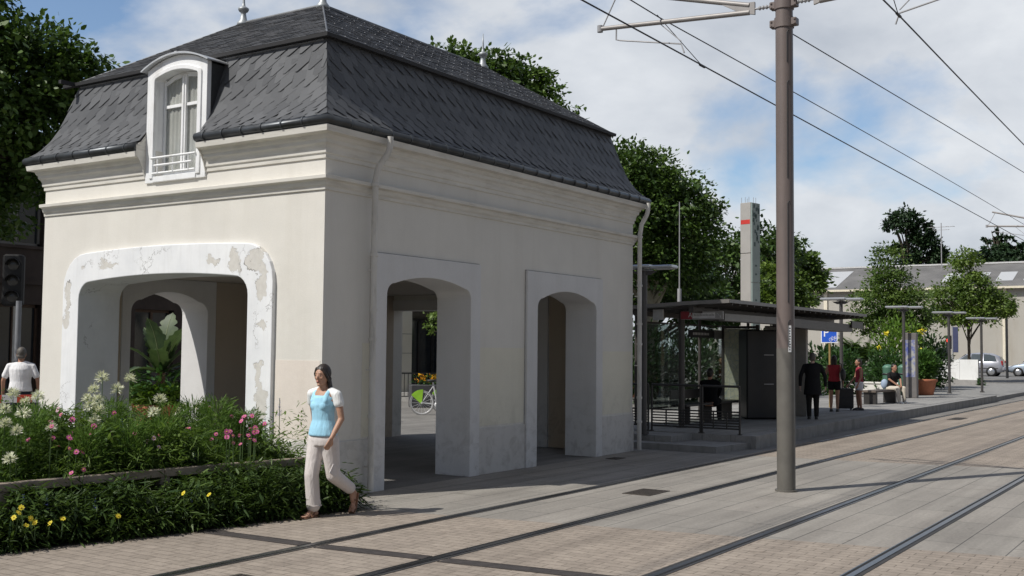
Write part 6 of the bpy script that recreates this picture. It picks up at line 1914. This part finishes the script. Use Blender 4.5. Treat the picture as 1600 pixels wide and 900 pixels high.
# ------------------------------------------------------------------ buildings behind
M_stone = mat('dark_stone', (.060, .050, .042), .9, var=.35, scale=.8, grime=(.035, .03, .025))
M_bglass = mat('old_window_glass', (.03, .035, .04), .08, spec=.8)
M_bwood = mat('shop_wood', (.10, .06, .04), .6, var=.2)
M_slateb = mat('far_slate', (.06, .062, .068), .7, var=.2)
def house(x0, x1, y, h, dep, label, nx, storeys, m, roof=1.6, shop=True):
    r = empty('town_house', (x0, y, 0), 0, label, 'house')
    w_ = x1-x0
    bw = w_/nx
    holes = []
    b = MB()
    # facade as piers and spandrels so that window openings are real
    sh_ = h/storeys
    b.box(0, w_, .35, dep, 0, h)
    for s in range(storeys):
        z0 = s*sh_
        wz0, wz1 = (z0+.15, z0+sh_*.80) if (s == 0 and shop) else (z0+sh_*.28, z0+sh_*.84)
        b.box(0, w_, 0, .347, z0, wz0); b.box(0, w_, 0, .347, wz1, z0+sh_)
        for i in range(nx+1):
            a = max(0, i*bw-.5); c = min(w_, i*bw+.5)
            b.box(a, c, 0, .347, wz0, wz1)
    b.build('wall', m, r)
    for s in range(storeys):
        z0 = s*sh_
        wz0, wz1 = (z0+.15, z0+sh_*.80) if (s == 0 and shop) else (z0+sh_*.28, z0+sh_*.84)
        for i in range(nx):
            a, c = i*bw+.5, (i+1)*bw-.5
            f = MB()
            f.box(a, c, .20, .28, wz0, wz0+.1); f.box(a, c, .20, .28, wz1-.1, wz1); f.box(a, a+.08, .2, .28, wz0, wz1); f.box(c-.08, c, .2, .28, wz0, wz1); f.box((a+c)/2-.05, (a+c)/2+.05, .19, .28, wz0, wz1)
            fo = f.build('window', M_bwood if s == 0 else M_shutter, r)
            g_ = MB(); g_.box(a, c, .25, .26, wz0, wz1); g_.build('pane', M_bglass, fo)
            if s > 0:
                l = MB(); l.box(a-.1, c+.1, -.08, .0, wz0-.1, wz0); l.build('sill', m, fo)
    c = MB(); c.box(-.1, w_+.1, -.18, .0, h-.3, h-.002); c.box(-.1, w_+.1, -.1, .0, sh_-.15, sh_); c.build('cornice', m, r)
    f = MB(); f.prism([(-.25, h), (dep*.5, h+roof), (dep+.2, h)], (lambda a, c, t: (-.1+t, a, c)), w_+.2); f.build('roof', M_slateb, r, fixn=True)
    return r
M_shutter = mat('window_paint', (.22, .21, .19), .6)
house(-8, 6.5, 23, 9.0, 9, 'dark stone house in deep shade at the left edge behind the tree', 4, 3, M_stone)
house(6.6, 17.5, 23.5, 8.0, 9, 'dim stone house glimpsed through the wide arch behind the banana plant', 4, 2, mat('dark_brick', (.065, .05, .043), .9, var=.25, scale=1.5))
# office with pale corner column and glass doors
of = empty('office_building', (21.0, 16, 0), 0, 'pale office building with glass doors seen through the side archway', 'office')
M_pale = mat('pale_cladding', (.66, .62, .53), .7, var=.06, scale=.8)
b = MB(); b.box(0, 8, 1.6, 9, 0, 6.4); b.box(-.2, 8, -.25, 1.598, 3.3, 6.4); b.build('wall', mat('grey_cladding', (.20, .19, .175), .7, var=.1), of)
for x in (.15, 5.2):
    b = MB(); b.box(x-.35, x+.35, -.2, .45, .3, 3.3)
    b.build('column', M_pale, of)
    b = MB()
    for z in (1.0, 1.7, 2.4): b.box(x-.355, x+.355, -.205, .455, z-.01, z+.01)
    b.build('joint', M_shutter, of)
for i in range(4):
    x = 1.2+i*1.8
    f = MB()
    for a in (x-.85, x, x+.85): f.box(a-.04, a+.04, 1.45, 1.56, .3, 3.0)
    f.box(x-.85, x+.85, 1.45, 1.56, 2.95, 3.05); f.box(x-.85, x+.85, 1.45, 1.56, .3, .4)
    fo = f.build('door', M_dark, of); g_ = MB(); g_.box(x-.85, x+.85, 1.50, 1.52, .3, 3.0); g_.build('pane', M_bglass, fo)
b = MB(); b.box(-.6, 8.2, -1.2, 1.6, 0, .3); b.build('steps', M_kerb, of)

# long hall with skylights closing the view
M_hall = mat('hall_render', (.415, .395, .355), .9, var=.07, scale=.25, grime=(.36, .33, .28), gscale=(.3, .3, .08))
M_corr = None
def corr():
    m, nt, b, out = new_mat('corrugated_roof')
    wv = N(nt, 'ShaderNodeTexWave', wave_type='BANDS', bands_direction='Y'); wv.inputs['Scale'].default_value = 2.2
    v = objvec(nt); nt.links.new(v, wv.inputs['Vector'])
    f = noise_node(nt, v, .5, 6, .6)
    c = ramp(nt, f, .3, .7, (.115, .113, .112), (.19, .186, .182))
    c = mixc(nt, 1.0, c, ramp(nt, wv.outputs['Fac'], .2, .8, (.82, .82, .82), (1.1, 1.1, 1.1)), 'MULTIPLY')
    nt.links.new(c, b.inputs['Base Color']); b.inputs['Roughness'].default_value = .85
    return m
hl = empty('hall', (100, 12, 0), 0, 'long low hall with a grey skylit roof closing the view behind the car park', 'hall')
b = MB(); b.box(0, 16, -45, 26, 0, 8.05); b.build('wall', M_hall, hl)
b = MB(); b.prism([(-.5, 8.08), (8, 10.85), (16.5, 8.08), (16.5, 7.95), (-.5, 7.95)], (lambda a, c, t: (a, -45.5+t, c)), 72); b.build('roof', corr(), hl, fixn=True)
M_sky = mat('skylight_sheet', (.48, .49, .50), .4, var=.05)
sl_m = (10.85-8.08)/8.5
def skylight(y, big=False):
    b = MB(); z = lambda x: 8.08+(x+.5)*sl_m+.03
    x0_, x1_ = (.3, 6.6) if big else (1.4, 4.6)
    w_ = 2.4 if big else 1.5
    b.add([(x0_, y, z(x0_)), (x1_, y, z(x1_)), (x1_, y-w_, z(x1_)), (x0_, y-w_, z(x0_))], [[0, 1, 2, 3]]); o = b.build('skylight', M_sky, hl)
skylight(14.8, True)
for y in (8.6, 3.0, .5, -1.9, -4.3, -6.8, -9.2, -14, -19, -24, -29): skylight(y-.5)
b = MB(); b.box(-.62, -.5, -45.5, 26.5, 7.9, 8.1); b.build('gutter', mat('cream_gutter', (.72, .66, .52), .6), hl)
for y in (13.3, 5.6, -3.4, -11, -19, -28):
    b = MB(); b.box(-.18, -.004, y-.17, y+.17, 0, 7.9); b.build('pilaster', mat('cream_pilaster', (.74, .68, .55), .6), hl)
b = MB(); b.box(-.06, -.004, -2.2+3.6, -.4+3.6, 1.0, 2.4); b.build('window', M_bglass, hl)
b = MB(); b.box(7.8, 8.2, -45.4, 26.4, 10.84, 11.0); b.build('ridge', mat('ridge_white', (.55, .55, .55), .6), hl)
an = MB(); an.tube([(0, 0, 0), (0, 0, 4.6)], .05, 6); an.tube([(0, -1.3, 4.2), (0, 1.3, 4.2)], .03, 5); an.tube([(0, -.8, 3.9), (0, .8, 3.9)], .025, 5)
for y in (-1.2, -.6, .6, 1.2): an.tube([(-.4, y, 4.2), (.4, y, 4.2)], .02, 4)
o = an.build('tv_antenna', M_insul); o.location = (106, 15.4, 10.4); tag(o, 'thin television antenna on the roof of the long hall', 'antenna')
# ------------------------------------------------------------------ trees
M_bark = mat('tree_bark', (.085, .068, .05), .9, var=.3, scale=4, bmp=.5, bscale=14)
M_plane = mat('plane_bark', (.34, .31, .24), .85, var=.35, scale=3, bmp=.2, bscale=14)
LF1 = island_mat('plane_leaf', (.032, .072, .013), (.108, .182, .042), .45, .4, .22, .55)
LF2 = island_mat('maple_leaf', (.055, .105, .022), (.140, .215, .055), .45, .4, .32, .7)
LF3 = island_mat('dark_leaf', (.026, .062, .013), (.080, .140, .034), .5, .35, .18, .4)
LF4 = island_mat('conifer_needle', (.012, .034, .014), (.034, .066, .028), .6, .3, .1, .4)
LF5 = island_mat('willow_leaf', (.07, .13, .021), (.17, .245, .058), .5, .35, .32, .5)
def tree(loc, label, blobs, n, ln, m, trunk_h, tr_r, name='broadleaf_tree', bark=None, clump=(.16, .30), per=42, wd=.55, top=None, flat=1.0):
    """blobs: crown volumes (x,y,z,rx,ry,rz) relative to the foot; leaves sit in clumps near their skins"""
    r = empty(name, loc, 0, label, 'tree')
    blobs = [tuple(q) for q in blobs]
    wts = np.array([q[3]*q[4]+q[4]*q[5]+q[3]*q[5] for q in blobs]); wts = wts/wts.sum()
    nc = max(8, n//per)
    bi = RNG.choice(len(blobs), nc, p=wts)
    B = np.array(blobs)[bi]
    v = rand_unit(nc)
    v[:, 2] = np.where(v[:, 2] < -.5, -v[:, 2]*.6, v[:, 2])
    q = .55 + .52*RNG.random((nc, 1))**.7
    C0 = B[:, :3] + v*q*B[:, 3:6]
    avg = B[:, 3:6].mean(axis=1)
    cr = avg*(clump[0] + (clump[1]-clump[0])*RNG.random(nc))
    idx = np.repeat(np.arange(nc), per)
    NL = len(idx)
    off = RNG.normal(size=(NL, 3))*.62*cr[idx][:, None]
    off[:, 2] *= .62*flat
    P = C0[idx] + off
    outw = v[idx]*.8 + off/(cr[idx][:, None]+1e-6)*.6
    D = outw + RNG.normal(size=(NL, 3))*.7 + np.array([0, 0, -.35])
    NN = outw*.7 + np.array([0, 0, .9]) + RNG.normal(size=(NL, 3))*.55
    sz = ln*(.45+.95*RNG.random(NL))
    quads_mesh('crown', leaf_quads(P, D, NN, sz, sz*wd, fold=.15), m, r, 6)
    t = MB()
    cz = max(q_[2] for q_ in blobs); cxy = blobs[0]
    tip = Vector((cxy[0]*.6, cxy[1]*.6, max(trunk_h*1.05, cz*.92)))
    base = Vector((0, 0, -.05)); mid = Vector((tr_r*.5, -tr_r*.3, trunk_h))
    t.tube([base, Vector((0, 0, .25)), base*.5+mid*.5, mid, mid*.5+tip*.5, tip], [tr_r*1.45, tr_r*1.08, tr_r*.95, tr_r*.82, tr_r*.5, tr_r*.12], 12)
    to = t.build('trunk', bark or M_bark, r)
    l = MB()
    for q_ in blobs:
        c = Vector(q_[:3]); 
        for k in range(3):
            s_ = mid + (tip-mid)*rg.uniform(0, .55)
            e_ = c + Vector((rg.uniform(-.6, .6)*q_[3], rg.uniform(-.6, .6)*q_[4], rg.uniform(-.3, .6)*q_[5]))
            m_ = s_*.5+e_*.5 + Vector((0, 0, .12*(e_-s_).length))
            l.tube([s_, m_, e_], [tr_r*.36, tr_r*.22, tr_r*.06], 6)
    l.build('limbs', bark or M_bark, r)
    return r
# big plane tree at the left edge
tree((2.6, 13.8, 0), 'huge dark plane tree filling the upper left corner', [(-.4, .3, 7.6, 2.4, 2.4, 2.4), (1.0, -.6, 6.6, 1.6, 1.6, 1.7), (1.55, -.8, 8.0, 1.35, 1.4, 1.2), (-2.2, .5, 6.2, 2.0, 2.0, 2.2), (-.2, .6, 9.3, 1.8, 1.9, 1.3), (.6, .3, 4.9, 1.5, 1.6, 1.3), (-1.6, 1.0, 9.4, 2.0, 2.0, 1.6), (1.7, -1.2, 6.7, 1.0, 1.0, 1.0), (1.9, -1.4, 5.4, 1.2, 1.2, 1.2), (-2.4, .2, 4.4, 1.8, 1.8, 1.4), (2.2, -1.5, 7.7, .9, .9, .9)], 76000, .145, LF1, 3.4, .34, clump=(.12, .24))
tree((-3.0, 19.5, 0), 'dark tree standing behind the left plane tree in front of the stone house', [(0, 0, 6, 3.2, 3.0, 2.6), (1.8, .5, 8, 2.6, 2.4, 2.2), (3.5, -.5, 5.6, 2.2, 2.0, 1.8), (5.6, 0, 6.8, 2.2, 2.0, 2.2)], 16000, .26, LF3, 3.0, .30)
# tree showing above the pavilion roof
tree((26.6, 16.5, 0), 'leafy plane tree rising behind the pavilion roof', [(-.6, .4, 11.6, 2.2, 2.2, 2.2), (1.3, -1.0, 11.2, 2.0, 2.0, 2.1), (2.6, -1.9, 10.0, 1.5, 1.5, 1.8), (-1.8, 1.2, 11.6, 1.4, 1.4, 2.0), (.3, -.3, 13.0, 1.4, 1.4, 1.2), (0, 0, 8.5, 3, 3, 2.5), (2.9, -2.2, 8.6, 1.3, 1.2, 1.3), (3.3, -3.0, 9.6, 1.2, 1.2, 1.4), (-1.2, .9, 13.2, 1.3, 1.3, 1.3), (1.4, -1.2, 12.9, 1.2, 1.2, 1.2), (2.4, -2.0, 11.6, 1.2, 1.2, 1.2)], 44000, .21, LF1, 5.0, .32, clump=(.14, .28))
# tree right of the pavilion, with a mottled pale trunk
tree((30.3, 10.6, 0), 'dense round plane tree with a pale mottled trunk right of the pavilion', [(-1.7, .9, 7.9, 2.0, 2.0, 2.2), (.1, -.1, 7.6, 2.2, 2.2, 2.3), (1.0, -.8, 6.3, 1.9, 1.9, 1.9), (-.2, .3, 5.2, 2.3, 2.3, 1.8), (-1.6, 1.2, 5.6, 2.2, 2.2, 2.2), (1.3, -1.2, 5.0, 1.4, 1.4, 1.4), (-1.0, .6, 9.0, 1.5, 1.5, 1.3), (1.3, -1.0, 7.6, 1.4, 1.4, 1.5)], 52000, .18, LF1, 3.2, .34, bark=M_plane, clump=(.13, .26))
tree((38.5, 14.5, 0), 'dark tree low behind the shelter, right of the round plane tree', [(0, 0, 5.0, 2.6, 2.4, 2.2), (2.0, -1.0, 4.2, 2.2, 2.0, 1.8), (-2.2, 1.0, 4.6, 2.2, 2.0, 2.0), (3.2, -1.8, 3.0, 1.8, 1.8, 1.4)], 11000, .28, LF3, 2.0, .24)
tree((59, 19.0, 0), 'bushy tree behind the station pylon', [(0, .2, 7.4, 2.6, 2.6, 2.5), (3.0, -1.2, 8.3, 2.4, 2.4, 2.6), (-2.0, 1.5, 6.0, 2.2, 2.2, 2.2), (1.0, -1, 5.0, 2.4, 2.4, 2.0)], 12000, .34, LF3, 3.4, .3)
tree((50, 12.2, 0), 'bright green drooping tree between the pylon and the brown mast', [(0, 0, 5.6, 1.2, 1.2, 1.2), (.5, -.5, 4.9, 1.1, 1.1, 1.1), (-.5, .5, 4.4, 1.2, 1.2, 1.2), (.6, -.5, 4.0, 1.1, 1.1, 1.0)], 9000, .24, LF5, 1.9, .2)
tree((75.4, 20.2, 0), 'round tree right of the brown mast, left of the long hall', [(0, 0, 8.9, 1.7, 1.7, 1.9), (.7, -.8, 8.0, 1.5, 1.5, 1.6), (-.8, .9, 7.6, 1.7, 1.7, 1.8), (.4, -.4, 6.4, 1.9, 1.9, 1.6)], 9000, .34, LF2, 3.0, .3)
tree((21.2, 13.6, 0), 'small leafy tree hanging before the glass doors seen through the side archway', [(0, 0, 3.1, .9, .9, .7), (.5, -.5, 2.5, .8, .8, .7), (-.3, .3, 2.6, .7, .7, .6)], 3200, .13, LF2, 1.6, .07)
# two young street trees
tree((46.1, 5.0, 0), 'young street tree with an upright crown, left of the pair beside the platform', [(0, .1, 6.3, .75, .75, 1.3), (.15, -.1, 5.2, 1.15, 1.15, 1.1), (-.35, .5, 4.3, 1.35, 1.35, 1.0), (.4, -.6, 4.2, 1.35, 1.35, 1.0), (.0, 0, 3.2, 1.5, 1.6, .8), (.5, -1.0, 3.3, .9, .9, .6), (-.7, 1.0, 3.4, .9, .9, .6)], 15000, .15, LF2, 1.9, .09, clump=(.16, .34), per=26)
tree((62.0, 4.44, .1), 'young street tree with a wide loose crown, right of the pair beside the platform', [(0, .15, 7.0, .95, .95, 1.3), (.2, -.1, 5.8, 1.35, 1.35, 1.1), (-.5, .8, 5.1, 1.35, 1.35, 1.0), (.7, -.9, 4.8, 1.55, 1.55, 1.0), (.0, 0, 4.0, 1.65, 1.65, .9), (.9, -1.6, 4.5, 1.0, 1.0, .8), (-.5, 1.0, 4.0, 1.1, 1.1, .7)], 15000, .18, LF5, 1.9, .11, clump=(.16, .34), per=26)
# tall old conifer with bare gaps, and the cedar
tree((113.5, 20.5, 0), 'tall ragged dark conifer rising above the hall roof', [(.3, .5, 16.4, 1.4, 1.5, 1.2), (-.6, 1.5, 15.4, .9, 1.0, .9), (.9, -1.0, 15.2, 1.2, 1.3, 1.0), (1.2, -1.8, 13.4, 1.0, 1.1, 1.6), (.2, 1.2, 13.2, .8, .8, .6), (1.5, -2.4, 11.4, 1.1, 1.2, 1.6), (.0, .2, 11.2, 1.0, 1.2, 1.0), (1.9, -3.6, 9.8, 1.2, 1.3, 1.4), (.6, -.6, 13.9, .9, 1.0, 1.0), (.5, -.4, 12.2, .9, 1.0, .9), (1.0, -1.4, 10.2, 1.2, 1.3, 1.2), (1.6, -2.9, 12.4, .8, .8, 1.2)], 13000, .36, LF4, 8.0, .36, name='conifer', clump=(.2, .4), per=30)
def cedar(loc, label):
    bl = []
    for (z, w_) in ((16.9, .4), (16.2, .9), (15.3, 1.7), (14.4, 2.7), (13.5, 4.2), (12.5, 5.2), (11.4, 5.6)):
        k = 6 if w_ > 1 else 1
        for j in range(k):
            a = 2*PI*j/k + z*1.7
            bl.append((math.cos(a)*w_*.5, math.sin(a)*w_*.55 - (.8 if w_ > 2 else 0), z + rg.uniform(-.2, .2), w_*.55, w_*.55, .30))
    tree(loc, label, bl, 13000, .42, LF4, 9.0, .45, name='cedar_tree', clump=(.10, .22), per=30, flat=.6)
cedar((130, 14.2, 0), 'wide dark cedar with level branches at the right edge above the hall roof')
